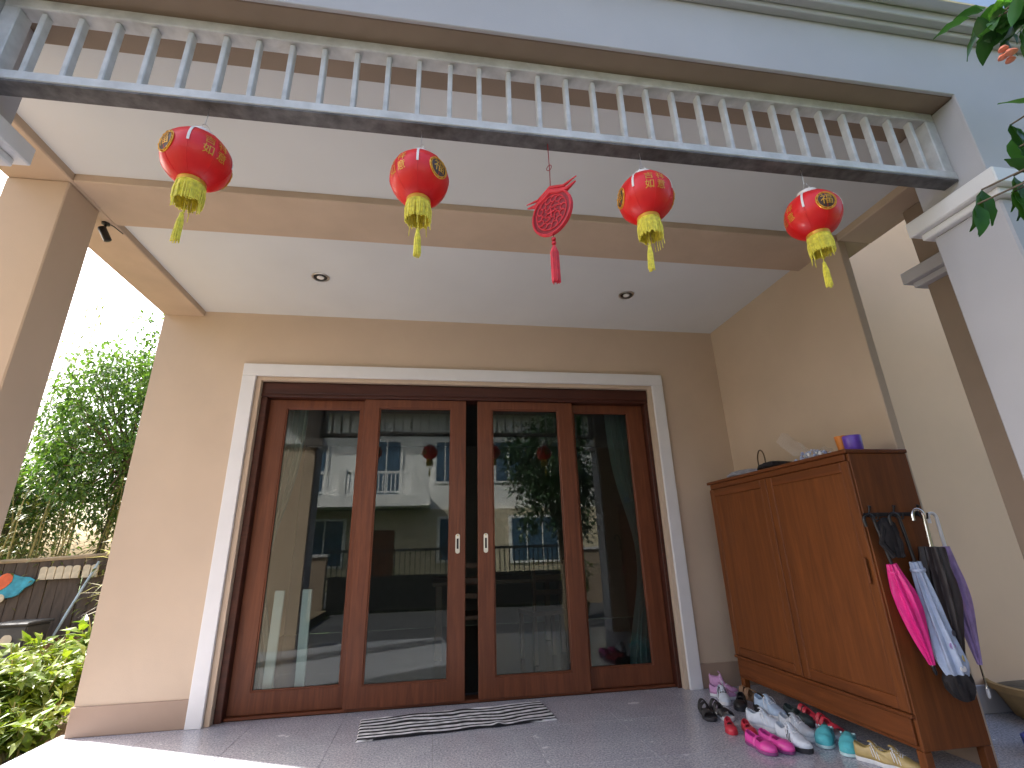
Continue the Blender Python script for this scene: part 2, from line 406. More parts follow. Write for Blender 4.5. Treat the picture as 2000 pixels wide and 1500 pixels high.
curtain(1.62, 1.93, 4.36, .03, 2.5, 'pale teal curtain gathered behind the right end of the glass door', 1, 6)
plain('white board', (.72, .74, .76), .5, var=.04)
for k, (bx, lab) in enumerate(((-1.19, 'narrow white board leaning behind the leftmost door pane, nearer the curtain'), (-.965, 'narrow white board leaning behind the leftmost door pane, nearer the middle stile'))):
    o = MB().box(-.035, .035, -.012, .012, 0, .82).build('white_board', 'white board', bevel=.003)
    o.location = (bx, 4.30+.02*k, .0); o.rotation_euler = (R(4), R(2-2*k), 0); tag(o, lab, 'board', 'white boards behind the glass')
# dining table and chairs, dim in the room
plain('room wood', (.10, .05, .03), .4, var=.2)
T = thing('dining_table', 'dark wooden dining table standing inside the room behind the glass', 'table', (.75, 6.1, 0))
box('table_top', 'room wood', T, -.75, .75, -.45, .45, .71, .75)
for a in (-.68, .68):
    for b in (-.38, .38): box('leg', 'room wood', T, a-.035, a+.035, b-.035, b+.035, 0, .709)
def chair(x, y, rz, lab):
    c = thing('dining_chair', lab, 'chair', (x, y, 0), rz, 'dining chairs inside the room')
    box('seat', 'room wood', c, -.21, .21, -.21, .21, .43, .47)
    for a in (-.18, .18):
        for b in (-.18, .18): box('leg', 'room wood', c, a-.02, a+.02, b-.02, b+.02, 0, .43)
        box('back_post', 'room wood', c, a-.018, a+.018, .175, .205, .47, .98)
    for z in (.62, .76, .9): box('back_slat', 'room wood', c, -.162, .162, .182, .2, z, z+.05)
chair(.40, 5.35, math.pi, 'dark wooden dining chair on the left, near side of the table inside')
chair(1.15, 5.4, math.pi+.2, 'dark wooden dining chair on the right, near side of the table inside')

# ------------------------------------------------------------------ white slatted screen under the porch beam
S = thing('slatted_screen', 'white painted metal screen of upright slats hung under the porch beam', 'screen', (.385, 1.475, 2.62))
sx0, sx1 = -1.576, 2.346
box('top_rail', 'screen paint', S, sx0-.385, sx1-.385, -.03, .03, .355, .405, bevel=.004)
br_ = box('bottom_rail', 'screen paint', S, sx0-.385, sx1-.385, -.035, .035, .010, .05, bevel=.003)
box('underside', 'bare metal', br_, sx0-.383, sx1-.387, -.033, .033, 0, .0095, bevel=.001)
for a in (sx0, sx1-.055): box('end_post', 'screen paint', S, a-.385+.0005, a+.0545-.385, -.0295, .0295, .0505, .3545, bevel=.004)
sl = MB().box(-.0095, .0095, -.016, .016, .0502, .3548).build('slat', 'screen paint', S, bevel=.003)
NS = 32; sp = (sx1-sx0)/NS
for k in range(1, NS):
    o = sl if k == 1 else link('slat', sl.data, None, S)
    o.location = (sx0+k*sp-.385+random.uniform(-.002, .002), random.uniform(-.001, .001), 0)
    o.rotation_euler = (0, random.uniform(-.006, .006), random.uniform(-.03, .03))

# ------------------------------------------------------------------ red lanterns
def glyph_mesh(txt, size):
    cu = bpy.data.curves.new('glyph', 'FONT'); cu.body = txt; cu.size = size; cu.align_x = 'CENTER'; cu.align_y = 'CENTER'; cu.resolution_u = 3
    o = bpy.data.objects.new('glyph', cu); col.objects.link(o)
    dg = bpy.context.evaluated_depsgraph_get(); dg.update()
    me = bpy.data.meshes.new_from_object(o.evaluated_get(dg))
    bpy.data.objects.remove(o)
    bm = bmesh.new(); bm.from_mesh(me)
    bmesh.ops.triangulate(bm, faces=bm.faces)
    bmesh.ops.subdivide_edges(bm, edges=[e for e in bm.edges if e.calc_length() > size*.3], cuts=2, use_grid_fill=False)
    bmesh.ops.triangulate(bm, faces=bm.faces)
    v = [tuple(p.co) for p in bm.verts]; bm.verts.index_update(); f = [tuple(q.index for q in p.verts) for p in bm.faces]
    bm.free(); return v, f
LR, LH = .108, .098       # lantern radius and half height
def lr(z): return LR*math.sqrt(max(0, 1-(z/(LH*1.06))**2))
def wrap(v, ang, z0, off):
    out = []
    for (x, y, _) in v:
        z = z0+y; r = lr(z)+off; a = ang+x/max(.03, lr(z0))
        out.append((r*math.cos(a), r*math.sin(a), z))
    return out
def lantern(x, zoff, turn, tilt, label):
    L = thing('lantern', label, 'lantern', (x, 1.475, 2.385+zoff), turn, 'red lanterns hung from the screen')
    prof = [(lr(-LH+2*LH*k/22), -LH+2*LH*k/22) for k in range(23)]
    b = MB().lathe(prof, 48, wob=lambda t, z: 1-.012*abs(math.sin(4*t))**8*1.0).build('body', 'lantern red', L, smooth=True)
    for k in range(8):                                   # wire ribs under the cloth
        t = math.pi*k/4
        MB().tube([((lr(z)+.0004)*math.cos(t), (lr(z)+.0004)*math.sin(t), z) for z in [(-LH+2*LH*q/14) for q in range(15)]], .0011, 6).build('seam', 'lantern red', b, smooth=True)
    MB().lathe([(.034, LH-.004), (.040, LH), (.040, LH+.016), (.034, LH+.02), (.012, LH+.021)], 24).build('top_cap', 'lantern cap', L, smooth=True)
    MB().lathe([(.040, -LH-.012), (.044, -LH-.010), (.044, -LH+.004), (.038, -LH+.006)], 24).build('bottom_ring', 'lantern gold', L, smooth=True)
    # printed gold characters and round medallions
    for ang, kind in ((0, 'm'), (math.pi, 'm'), (math.pi/2, 't'), (-math.pi/2, 't')):
        m = MB()
        if kind == 't':
            for txt, dx, dz in (('吉', -.023, .020), ('祥', .023, .020), ('如', -.023, -.020), ('意', .023, -.020)):
                v, f = glyph_mesh(txt, .038); i = len(m.v)
                m.v += wrap([(-(q[0]+dx) if False else q[0]+dx, q[1]+dz, 0) for q in v], ang, 0, .0016); m.f += [tuple(i+k for k in q) for q in f]
            m.build('lettering', 'lantern gold', L)
        else:
            rim = MB()
            for rr, th in ((.040, .0022), (.034, .0014)):
                rim.tube(wrap([(rr*math.cos(t), rr*math.sin(t), 0) for t in [2*math.pi*k/36 for k in range(37)]], ang, -.004, .001), th, 5, False)
            for k in range(12):
                t = 2*math.pi*k/12
                rim.tube(wrap([(.037*math.cos(t+d), .037*math.sin(t+d), 0) for d in (-.08, .08)], ang, -.004, .002), .0028, 5)
            rim.build('medallion_rim', 'lantern gold', L)
            dk = MB(); i = 0
            pts = [(0, 0, 0)]+[(.033*math.cos(2*math.pi*k/30)*s, .033*math.sin(2*math.pi*k/30)*s, 0) for s in (.33, .66, 1) for k in range(30)]
            dk.v = wrap(pts, ang, -.004, .0008)
            for k in range(30):
                q = (k+1) % 30; dk.f.append((0, 1+k, 1+q))
                for s in (0, 30): dk.f.append((1+s+k, 31+s+k, 31+s+q, 1+s+q))
            dk.build('medallion', 'lantern dark', L)
            v, f = glyph_mesh('福', .05); g_ = MB(); g_.v = wrap(v, ang, -.004, .0022); g_.f = f
            g_.build('lettering', 'lantern gold', L)
    # white seam strip
    rows = [LH*.97-k*.0075 for k in range(15)]
    for q in range(4):
        m = MB()
        for z in rows:
            for dx in (-.004, .004):
                a = -math.pi/4+q*math.pi/2+dx/max(.04, lr(z)); m.v.append(((lr(z)+.0025)*math.cos(a), (lr(z)+.0025)*math.sin(a), z))
        m.f = [(2*k, 2*k+1, 2*k+3, 2*k+2) for k in range(len(rows)-1)]
        sp_ = m.build('pull_strip', 'lantern cap', L); sp_.modifiers.new('thickness', 'SOLIDIFY').thickness = .001
    # yellow fringe skirt
    m = MB(); z0 = -LH-.008
    for k in range(110):
        t = 2*math.pi*k/110; r0 = .041; r1 = .043+random.uniform(-.003, .004); ln = .078+random.uniform(-.008, .006); tw = random.uniform(-.05, .05)
        m.tube([(r0*math.cos(t), r0*math.sin(t), z0), (r1*1.03*math.cos(t+tw/2), r1*1.03*math.sin(t+tw/2), z0-ln*.5), (r1*math.cos(t+tw), r1*math.sin(t+tw), z0-ln)], .0021, 4)
    for k in range(6):
        t = random.uniform(0, 6.28); m.tube([(.043*math.cos(t), .043*math.sin(t), z0-.05), (.047*math.cos(t), .047*math.sin(t), z0-.118)], .0013, 4)
    m.tube([(.043*math.cos(t), .043*math.sin(t), z0-.006) for t in [2*math.pi*k/32 for k in range(33)]], .0028, 5, False)
    m.build('fringe', 'fringe yellow', L)
    # tassel hanging from the middle
    ts = MB(); ts.tube([(0, 0, z0), (.002, 0, z0-.12)], .0018, 5)
    for k in range(26):
        t = 2*math.pi*k/26*2.4; r1 = .003+.010*math.sqrt(k/26)
        ts.tube([(.3*r1*math.cos(t), .3*r1*math.sin(t), z0-.118), (.8*r1*math.cos(t), .8*r1*math.sin(t), z0-.15), (r1*math.cos(t), r1*math.sin(t), z0-.222+random.uniform(-.006, .008))], .0022, 4)
    ts.lathe([(.0045, -.012), (.007, -.006), (.007, 0), (.004, .006)], 10, (0, 0, z0-.118))
    tas = ts.build('tassel', 'fringe yellow', L); tas.rotation_euler = (tilt[0], tilt[1], 0)
    # wire loop and hook
    h = MB(); zt = 2.62-(2.385+zoff)
    h.tube([(-.03, 0, LH+.012), (-.026, 0, LH+.035), (0, 0, LH+.050), (.026, 0, LH+.035), (.03, 0, LH+.012)], .0013, 6)
    h.tube(arc(.004, LH+.052, .013, -math.pi*.5, math.pi*1.2, 12), .0013, 6)
    h.tube([(.0, 0, LH+.064), (.002, 0, zt-.02), (0, 0, zt+.004)], .0011, 6)
    h.build('wire', 'steel', L, smooth=True)
    return L
lantern(-.848, 0, R(55), (.03, .02), 'red lantern hung furthest left, beside the tan column')
lantern(-.086, 0, R(-47), (0, -.01), 'red lantern with a gold medallion on its right, over the middle of the doors')
lantern(.806, .006, R(-4), (.0, .05), 'red lantern just right of the flat red ornament')
lantern(1.556, -.006, R(-103), (.02, .08), 'red lantern hung furthest right, beside the white column capital')

# ------------------------------------------------------------------ flat red festive ornament
O = thing('festive_ornament', 'flat red openwork ornament with a long red tassel between the lanterns', 'ornament', (.415, 1.475, 2.285), R(-50))
m = MB(); m.lathe([(.088, -.0025), (.091, 0), (.088, .0025)], 44)
m.xf(Matrix.Rotation(R(90), 4, 'X') @ Matrix.Scale(1.04, 4, (0, 1, 0))); m.build('disc', 'paper red dark', O)
m = MB()
def ring(rx, rz, th, cx=0, cz=0, a0=0, a1=2*math.pi, n=30): m.tube([(cx+rx*math.cos(a0+(a1-a0)*k/n), s_*.004, cz+rz*math.sin(a0+(a1-a0)*k/n)) for k in range(n+1)], th, 6, False)
for s_ in (-1, 1):
    ring(.089, .093, .005); ring(.070, .073, .0028)
    rr = random.Random(3)
    for k in range(14):
        t = 2*math.pi*k/14; ring(.013, .012, .0026, .056*math.cos(t), .058*math.sin(t), t, t+5.0, 12)
    for k in range(7):
        t = 2*math.pi*k/7+.3; ring(.011, .010, .0026, .030*math.cos(t), .031*math.sin(t), t, t+4.6, 10)
    m.box(-.017, .017, min(s_*.003, s_*.007), max(s_*.003, s_*.007), -.003, .003); m.box(-.003, .003, min(s_*.003, s_*.0072), max(s_*.003, s_*.0072), -.019, .019)
m.build('openwork', 'paper red', O, smooth=True)
m = MB(); m.tube([(-.115, 0, .082), (-.075, 0, .070), (-.035, 0, .080), (0, 0, .098), (.035, 0, .080), (.075, 0, .070), (.115, 0, .082)], [.003, .009, .013, .014, .013, .009, .003], 8)
m.tube([(-.120, 0, .102), (-.06, 0, .092), (0, 0, .118), (.06, 0, .092), (.120, 0, .102)], [.002, .006, .008, .006, .002], 8)
m.build('crest', 'paper red', O, smooth=True)
m = MB(); m.tube([(0, 0, .11), (.002, 0, .2), (0, 0, .34)], .0018, 6); m.tube(arc(0, .215, .012, 0, 2*math.pi, 14), .0015, 5, False); m.tube([(0, 0, -.09), (0, 0, -.155)], .0016, 5)
m.build('cord', 'paper red dark', O)
m = MB()
for z in (-.118, -.136): m.lathe([(.003, -.008), (.0085, -.004), (.0085, .004), (.003, .008)], 12, (0, 0, z))
m.build('bead', 'paper red', O, smooth=True)
m = MB()
for k in range(40):
    t = k*2.4; r1 = .003+.013*math.sqrt(k/40)
    m.tube([(.3*r1*math.cos(t), .3*r1*math.sin(t), -.148), (.95*r1*math.cos(t), .95*r1*math.sin(t), -.175), (r1*math.cos(t), r1*math.sin(t), -.297+random.uniform(-.006, .004))], .002, 4)
m.build('tassel', 'tassel red', O)

# ------------------------------------------------------------------ recessed ceiling lights, camera
for (x, y, lab) in ((-.903, 3.373, 'round recessed ceiling light on the left of the porch ceiling'), (1.552, 3.387, 'round recessed ceiling light on the right of the porch ceiling')):
    L = thing('ceiling_light', lab, 'light', (x, y, ZC), 0, 'recessed lights in the porch ceiling')
    MB().lathe([(.050, .002), (.050, -.006), (.060, -.009), (.066, -.006), (.066, -.0005)], 32, close=False).build('trim_ring', 'steel', L, smooth=True)
    MB().lathe([(.049, -.002), (.046, -.003), (.001, -.0035)], 32, close=True).build('reflector', 'dark metal', L, smooth=True)
    MB().lathe([(.026, -.003), (.025, -.009), (.015, -.013), (.001, -.014)], 20).build('bulb', 'lantern cap', L, smooth=True)
L = thing('security_camera', 'small black security camera fixed under the beam beside the left column', 'camera', (-2.03, 2.80, ZB))
MB().lathe([(.022, -.0005), (.022, -.008), (.010, -.012)], 16).build('base', 'black plastic', L, smooth=True)
MB().tube([(0, 0, -.008), (0, 0, -.03), (.008, -.01, -.045)], .007, 8).build('arm', 'black plastic', L, smooth=True)
b = MB().lathe([(.012, -.055), (.021, -.05), (.022, .03), (.018, .036)], 18).xf(Matrix.Translation((.012, -.01, -.075)) @ Matrix.Rotation(R(-25), 4, 'Y') @ Matrix.Rotation(R(20), 4, 'X')).build('body', 'black plastic', L, smooth=True)
MB().tube([(.02, .012, -.002), (.03, .03, -.002), (.04, .1, -.002)], .003, 6).build('cable', 'black plastic', L)

# ------------------------------------------------------------------ striped door mat
m = MB(); nx, ny = 150, 72; cols_ = []
LX, LY = 1.27, .40
for j in range(ny+1):
    for i in range(nx+1):
        x = (i/nx-.5)*LX; y = (j/ny-.5)*LY
        wv = mnoise.noise(Vector((x*3.2, y*2.5, 1.3)))*.034+mnoise.noise(Vector((x*9, y*5, 7)))*.010
        s = math.sin((y+wv)*2*math.pi/.060+mnoise.noise(Vector((x*1.6, y*11, 3)))*2.2)
        z = .008+.0055*abs(s)+.004*mnoise.noise(Vector((x*5, y*9, 2)))+.010*math.exp(-((x-.24)/.03)**2-((y+.19)/.05)**2)
        ex = .006*mnoise.noise(Vector((x*9, y*30, 5))); ey = .011*mnoise.noise(Vector((x*6, 3.3 if y > 0 else 8.1, 5)))*(abs(y)/(LY/2))
        if j in (0, ny) or i in (0, nx): z = .002
        m.v.append((x+ex, y+ey, z))
        k = max(0, min(1, (s-.12)*4.0+.5)); n_ = .75+.35*mnoise.noise(Vector((x*20, y*40, 9)))
        cols_.append((.008+.85*k*n_, .008+.85*k*n_, .011+.88*k*n_, 1))
m.f = [(j*(nx+1)+i, j*(nx+1)+i+1, (j+1)*(nx+1)+i+1, (j+1)*(nx+1)+i) for j in range(ny) for i in range(nx)]
o = m.build('door_mat', 'rug', smooth=True)
ca = o.data.color_attributes.new('Col', 'FLOAT_COLOR', 'POINT')
for k, c in enumerate(cols_): ca.data[k].color = c
o.location = (.185, 3.765, .001); o.rotation_euler = (0, 0, R(4.2))
tag(o, 'crumpled black and white striped rag mat before the sliding doors', 'mat')

# ------------------------------------------------------------------ wooden shoe cabinet
CX, CY0, CY1, CZ0, CZ1 = 2.30, 2.38, 3.84, .112, 1.561
K = thing('shoe_cabinet', 'tall reddish brown two-door wooden cabinet against the right wall', 'cabinet', (2.5, 3.1, 0))
def kb(name, mat, x0, x1, y0, y1, z0, z1, par=K, bevel=.004):
    return box(name, mat, par, x0-2.5, x1-2.5, y0-3.1, y1-3.1, z0, z1, bevel=bevel)
kb('side_panel', 'cabinet wood', CX+.012, 2.693, CY0, CY0+.022, CZ0, CZ1-.0225)
kb('side_panel', 'cabinet wood', CX+.012, 2.693, CY1-.022, CY1, CZ0, CZ1-.0225)
kb('back_panel', 'cabinet wood', 2.680, 2.692, CY0+.0225, CY1-.0225, CZ0, CZ1-.0225)
kb('top_panel', 'cabinet wood across', CX-.012, 2.698, CY0-.008, CY1+.008, CZ1-.022, CZ1)
kb('bottom_panel', 'cabinet wood across', CX+.014, 2.679, CY0+.0225, CY1-.0225, CZ0, CZ0+.02)
kb('plinth_board', 'cabinet wood across', CX, CX+.018, CY0+.0225, CY1-.0225, CZ0+.0205, CZ0+.135)
kb('plinth_ledge', 'cabinet wood across', CX-.010, CX+.018, CY0+.001, CY1-.001, CZ0+.1355, CZ0+.153)
kb('top_frame', 'cabinet wood across', CX+.002, CX+.02, CY0+.0225, CY1-.0225, CZ1-.062, CZ1-.0225)
ym = (CY0+CY1)/2; z0, z1 = CZ0+.156, CZ1-.065
for a, b_ in ((CY0+.006, ym-.002), (ym+.002, CY1-.006)):
    d = kb('door', 'cabinet wood', CX+.0005, CX+.0185, a+.06, b_-.06, z0+.06, z1-.06)
    for q in ((a, a+.06), (b_-.06, b_)):
        o = kb('stile', 'cabinet wood', CX-.002, CX+.0195, q[0], q[1], z0, z1, d)
    for q in ((z0, z0+.06), (z1-.06, z1)):
        o = kb('rail', 'cabinet wood across', CX-.0015, CX+.0195, a+.0605, b_-.0605, q[0], q[1], d)
kb('centre_bead', 'cabinet wood', CX-.010, CX-.0025, ym-.009, ym+.009, z0, z1)
h = kb('handle', 'cabinet wood', CX-.024, CX-.012, CY0+.030, CY0+.048, .85, .98, bevel=.004)
for z_ in (.87, .955): kb('handle_mount', 'cabinet wood', CX-.0125, CX-.0015, CY0+.033, CY0+.045, z_, z_+.012)
for a in (CX+.012, 2.650):
    for b_ in (CY0+.003, CY1-.048): kb('leg', 'cabinet wood', a, a+.045, b_, b_+.045, 0, CZ0-.0005)

# hooks on the cabinet side and what hangs there
HY = CY0-.001
HK = thing('hook_rack', 'black metal rack of three hooks on the end of the wooden cabinet', 'hooks', (2.49, HY, 1.20))
box('back_plate', 'dark metal', HK, -.185, .185, -.006, -.0005, -.012, .008, bevel=.001)
for dx in (-.152, .002, .155):
    m = MB(); m.tube([(dx, -.006, -.004), (dx, -.03, -.03), (dx, -.055, -.028), (dx, -.062, .0)], .0045, 8)
    m.tube([(dx, -.006, .0), (dx, -.018, .03), (dx, -.022, .045)], [.0045, .005, .009], 8); m.build('hook', 'dark metal', HK, smooth=True)
plain('umbrella pink', (.80, .025, .26), .38, var=.12, scale=20, coat=.2)
plain('umbrella pale', (.42, .50, .66), .5, var=.12, scale=20)
plain('umbrella black', (.030, .022, .024), .55, var=.25, scale=20)
plain('umbrella lilac', (.38, .27, .52), .55, var=.2, scale=18)
plain('chrome', (.75, .74, .72), .15, 1, var=.02, bump=0)
plain('white plastic', (.75, .76, .78), .35, var=.03)
plain('blue plastic', (.12, .18, .30), .35, var=.1)
def umbrella(x, y, z, length, rmax, mat, hand, lean, label, tip=.10, pleats=8, top=.035, crook=.03, hmat='dark metal', neck=.1, side=1, inv=False, wide=.45):
    U = thing('umbrella', label, 'umbrella', (x, y, z), 0, 'umbrellas hung on the cabinet end')
    # hangs from its crook at the origin, body below
    m = MB(); r = crook
    m.tube([(side*(-2*r), 0, -.03), ] + [(side*(-r+r*math.cos(t)), 0, r*math.sin(t)*.9) for t in [math.pi-math.pi*k/10 for k in range(11)]] + [(0, 0, -.06), (0, 0, -neck)], .0085, 10)
    m.build('handle', hmat, U, smooth=True)
    MB().tube([(0, 0, -neck), (0, 0, -neck-length-tip)], .0042, 8).build('shaft', 'chrome', U, smooth=True)
    prof = []
    for k in range(19):
        t = k/18
        rr = rmax*((wide+(1-wide)*min(1, t/.3)) if not inv else (.42+.58*min(1, t/.85))) * (1-.75*max(0, (t-.45)/.55)**1.3 if not inv else 1-.25*max(0, (t-.9)/.1))
        prof.append((rr, -neck+.01-length*t))
    ph = random.uniform(0, 6)
    m = MB().lathe(prof, 64, wob=lambda t, z: (1+.20*math.sin(pleats*t+ph+z*6)+.07*math.sin(3*t+z*20)))
    m.build('canopy', mat, U, smooth=True)
    MB().lathe([(rmax*.62, -.008), (rmax*.66, 0), (rmax*.62, .008)], 24, (0, 0, -neck-.03)).build('tie_strap', mat, U)
    MB().lathe([(.008, 0), (.008, -.03), (.005, -.04)], 10, (0, 0, -neck-length-tip+.035)).build('ferrule', hmat if tip < .08 else 'white plastic', U, smooth=True)
    U.rotation_euler = lean
    return U
umbrella(2.305, HY-.060, 1.175, .47, .044, 'umbrella pink', 0, (0, R(-9.5), 0), 'bright pink folded umbrella nearest the cabinet doors', tip=.03, hmat='black plastic', neck=.24)
u2 = umbrella(2.435, HY-.085, 1.175, .52, .052, 'umbrella pale', 0, (0, R(-6), 0), 'pale blue folded umbrella with a black gathered end, beside the pink one', tip=.0, hmat='black plastic', neck=.23, inv=True)
m = MB().lathe([(.048, .02), (.056, -.01), (.052, -.05), (.036, -.085), (.012, -.10)], 48, (0, 0, -.23-.52), wob=lambda t, z: 1+.14*math.sin(7*t+z*30)+.06*math.sin(12*t)).build('gathered_end', 'black cloth', u2, smooth=True)
plain('print dark', (.05, .045, .07), .6); plain('print yellow', (.62, .5, .2), .6)
for k, (a, zz, mt) in enumerate(((-1.3, -.55, 'print dark'), (-1.9, -.60, 'umbrella lilac'), (-1.2, -.66, 'print yellow'), (-1.7, -.70, 'moulding paint'))):
    MB().lathe([(.0135, -.002), (.014, 0), (.0135, .002)], 14).xf(Matrix.Translation((.055*math.cos(a), .055*math.sin(a), zz)) @ Matrix.Rotation(a, 4, 'Z') @ Matrix.Rotation(R(90), 4, 'Y')).build('print_patch', mt, u2)
umbrella(2.602, HY-.075, 1.185, .58, .060, 'umbrella black', 0, (0, R(4), 0), 'large black folded umbrella with a curved handle, between the blue and lilac ones', tip=.05, hmat='chrome', neck=.17, crook=.034, wide=.8)
umbrella(2.715, HY-.045, 1.175, .56, .036, 'umbrella lilac', 0, (0, R(.5), 0), 'slim lilac folded umbrella with a white crook handle, nearest the wall', tip=.13, hmat='white plastic', neck=.16, crook=.026)
B_ = thing('dark_strap_bundle', 'bundle of black straps and cloth hung on the hook nearest the cabinet doors', 'bag', (2.37, HY-.06, 1.17))
m = MB()
for k in range(7):
    a = random.uniform(-.05, .05); m.tube([(a*.2, 0, 0), (a*.8, random.uniform(-.02, .01), -.05), (a*1.3, random.uniform(-.03, .01), -.12), (a*.9+.02, random.uniform(-.02, 0), -.19)], random.uniform(.008, .014), 7)
m.build('straps', 'black cloth', B_, smooth=True)
m = MB().lathe([(.012, .01), (.045, -.02), (.052, -.07), (.04, -.13), (.015, -.17)], 28, wob=lambda t, z: 1+.16*math.sin(5*t+z*40)).xf(Matrix.Scale(.6, 4, (0, 1, 0))); m.build('cloth', 'black cloth', B_, smooth=True)

# things lying on the cabinet
TZ = CZ1
plain('hoop brown', (.10, .06, .03), .4); plain('clear film', (.62, .63, .64), .25, var=.1)
plain('cup orange', (.62, .20, .03), .4); plain('cup purple', (.13, .06, .42), .3, var=.15, scale=50)
plain('lace blue', (.36, .42, .62), .7, var=.5, scale=60); plain('grey felt', (.30, .31, .36), .9, var=.3, scale=30)
Hh = thing('hair_hoop', 'thin brown hair hoop standing on the cabinet top near the back', 'hair hoop', (2.42, 3.27, TZ))
MB().tube([(.075, 0, .004)]+arc(0, .09, .078, 0, math.pi, 20)+[(-.075, 0, .004)], .005, 8).xf(Matrix.Rotation(R(72), 4, 'Z')).build('hoop', 'hoop brown', Hh, smooth=True)
m = MB()
for k in range(9): m.lathe([(.003, -.006), (.008, 0), (.003, .006)], 8, (random.uniform(-.03, .03), -.1+.025*k, .008))
m.build('bow', 'lace blue', Hh)
o = MB().lathe([(.09, 0), (.11, .02), (.10, .045), (.04, .06), (.01, .06)], 30, wob=lambda t, z: 1+.15*math.sin(4*t+1)+.06*math.sin(9*t)).build('folded_cap', 'black cloth', smooth=True)
o.location = (2.42, 3.14, TZ); o.rotation_euler = (0, 0, .4); tag(o, 'flat black cloth cap on the cabinet top beside the hoop', 'cap')
o = MB().lathe([(.12, 0), (.135, .012), (.11, .035), (.06, .05), (.02, .056)], 36, wob=lambda t, z: 1+.2*math.sin(3*t)+.08*math.sin(8*t+z*90)).build('grey_cloth', 'grey felt', smooth=True)
o.location = (2.43, 3.46, TZ); tag(o, 'crumpled grey cloth at the rear corner of the cabinet top', 'cloth')
Z_ = thing('bead_pile', 'heap of pale blue and white beads on the cabinet top', 'beads', (2.42, 2.76, TZ))
m = MB(); m2 = MB(); rr = random.Random(5)
for k in range(110):
    y_ = rr.gauss(0, .10); x_ = rr.gauss(0, .045); z_ = max(.008, .062*math.exp(-(y_/.12)**2)*rr.random()+.006); q = rr.uniform(.006, .012)
    (m if k % 3 else m2).lathe([(q*.3, -q), (q*.85, -q*.55), (q, 0), (q*.85, q*.55), (q*.3, q)], 8, (x_, y_, z_))
m.build('blue_beads', 'lace blue', Z_, smooth=True); m2.build('white_beads', 'white plastic', Z_, smooth=True)
for c_ in Z_.children: c_['kind'] = 'stuff'
m = MB(); n_ = 14
for j in range(n_+1):
    for i in range(n_+1):
        u, v_ = i/n_-.5, j/n_-.5
        m.v.append((u*.16+.02*mnoise.noise(Vector((u*4, v_*4, 2))), v_*.34, .09+.10*(v_+.35)*max(0, v_+.3)*2.5+.035*mnoise.noise(Vector((u*5, v_*6, 4)))-.25*u*u))
m.f = [(j*(n_+1)+i, j*(n_+1)+i+1, (j+1)*(n_+1)+i+1, (j+1)*(n_+1)+i) for j in range(n_) for i in range(n_)]
fm, fn, fl, fb = nodes_of('plastic film'); fb.inputs['Base Color'].default_value = (.8, .8, .82, 1); fb.inputs['Roughness'].default_value = .15; fb.inputs['Alpha'].default_value = .16; MATS['plastic film'] = fm
o = m.build('plastic_bag', 'plastic film', smooth=True); o.location = (2.42, 2.80, TZ-.03); tag(o, 'crumpled clear plastic bag behind the beads on the cabinet top', 'plastic bag')
o = MB().lathe([(.026, 0), (.036, .105), (.037, .108), (.034, .107), (.025, .004), (.001, .003)], 28).build('cup', 'cup orange', smooth=True)
o.location = (2.44, 2.535, TZ); tag(o, 'small orange cup on the cabinet top', 'cup')
o = MB().lathe([(.040, 0), (.047, .01), (.048, .085), (.046, .09), (.043, .09), (.043, .01), (.001, .008)], 28).build('mug', 'cup purple', smooth=True)
o.location = (2.42, 2.44, TZ); tag(o, 'shiny purple mug at the front corner of the cabinet top', 'mug')

# ------------------------------------------------------------------ shoes on the floor
def prof1(t, pts):
    for k in range(len(pts)-1):
        if t <= pts[k+1][0]:
            a, b = pts[k], pts[k+1]; u = (t-a[0])/(b[0]-a[0]); u = u*u*(3-2*u)
            return a[1]+(b[1]-a[1])*u
    return pts[-1][1]
WP = [(0, .0), (.02, .42), (.07, .68), (.2, .74), (.42, .70), (.7, 1.0), (.86, .86), (.95, .58), (.985, .32), (1, .0)]
HPS = {'sneaker': [(0, .27), (.05, .34), (.25, .27), (.42, .35), (.62, .23), (.85, .15), (1, .09)],
       'hightop': [(0, .52), (.05, .58), (.25, .55), (.42, .56), (.58, .26), (.85, .15), (1, .09)],
       'clog': [(0, .18), (.06, .22), (.2, .20), (.38, .33), (.6, .31), (.85, .22), (1, .10)],
       'flat': [(0, .20), (.06, .25), (.25, .20), (.6, .17), (.75, .18), (.9, .15), (1, .08)]}
OPEN = {'sneaker': (.03, .44), 'hightop': (.03, .43), 'clog': (.0, .38), 'flat': (.03, .64)}
TS_ = [0, .006, .02, .045, .08, .13, .19, .26, .33, .38, .44, .50, .57, .64, .70, .76, .82, .87, .91, .945, .97, .985, .995, 1]
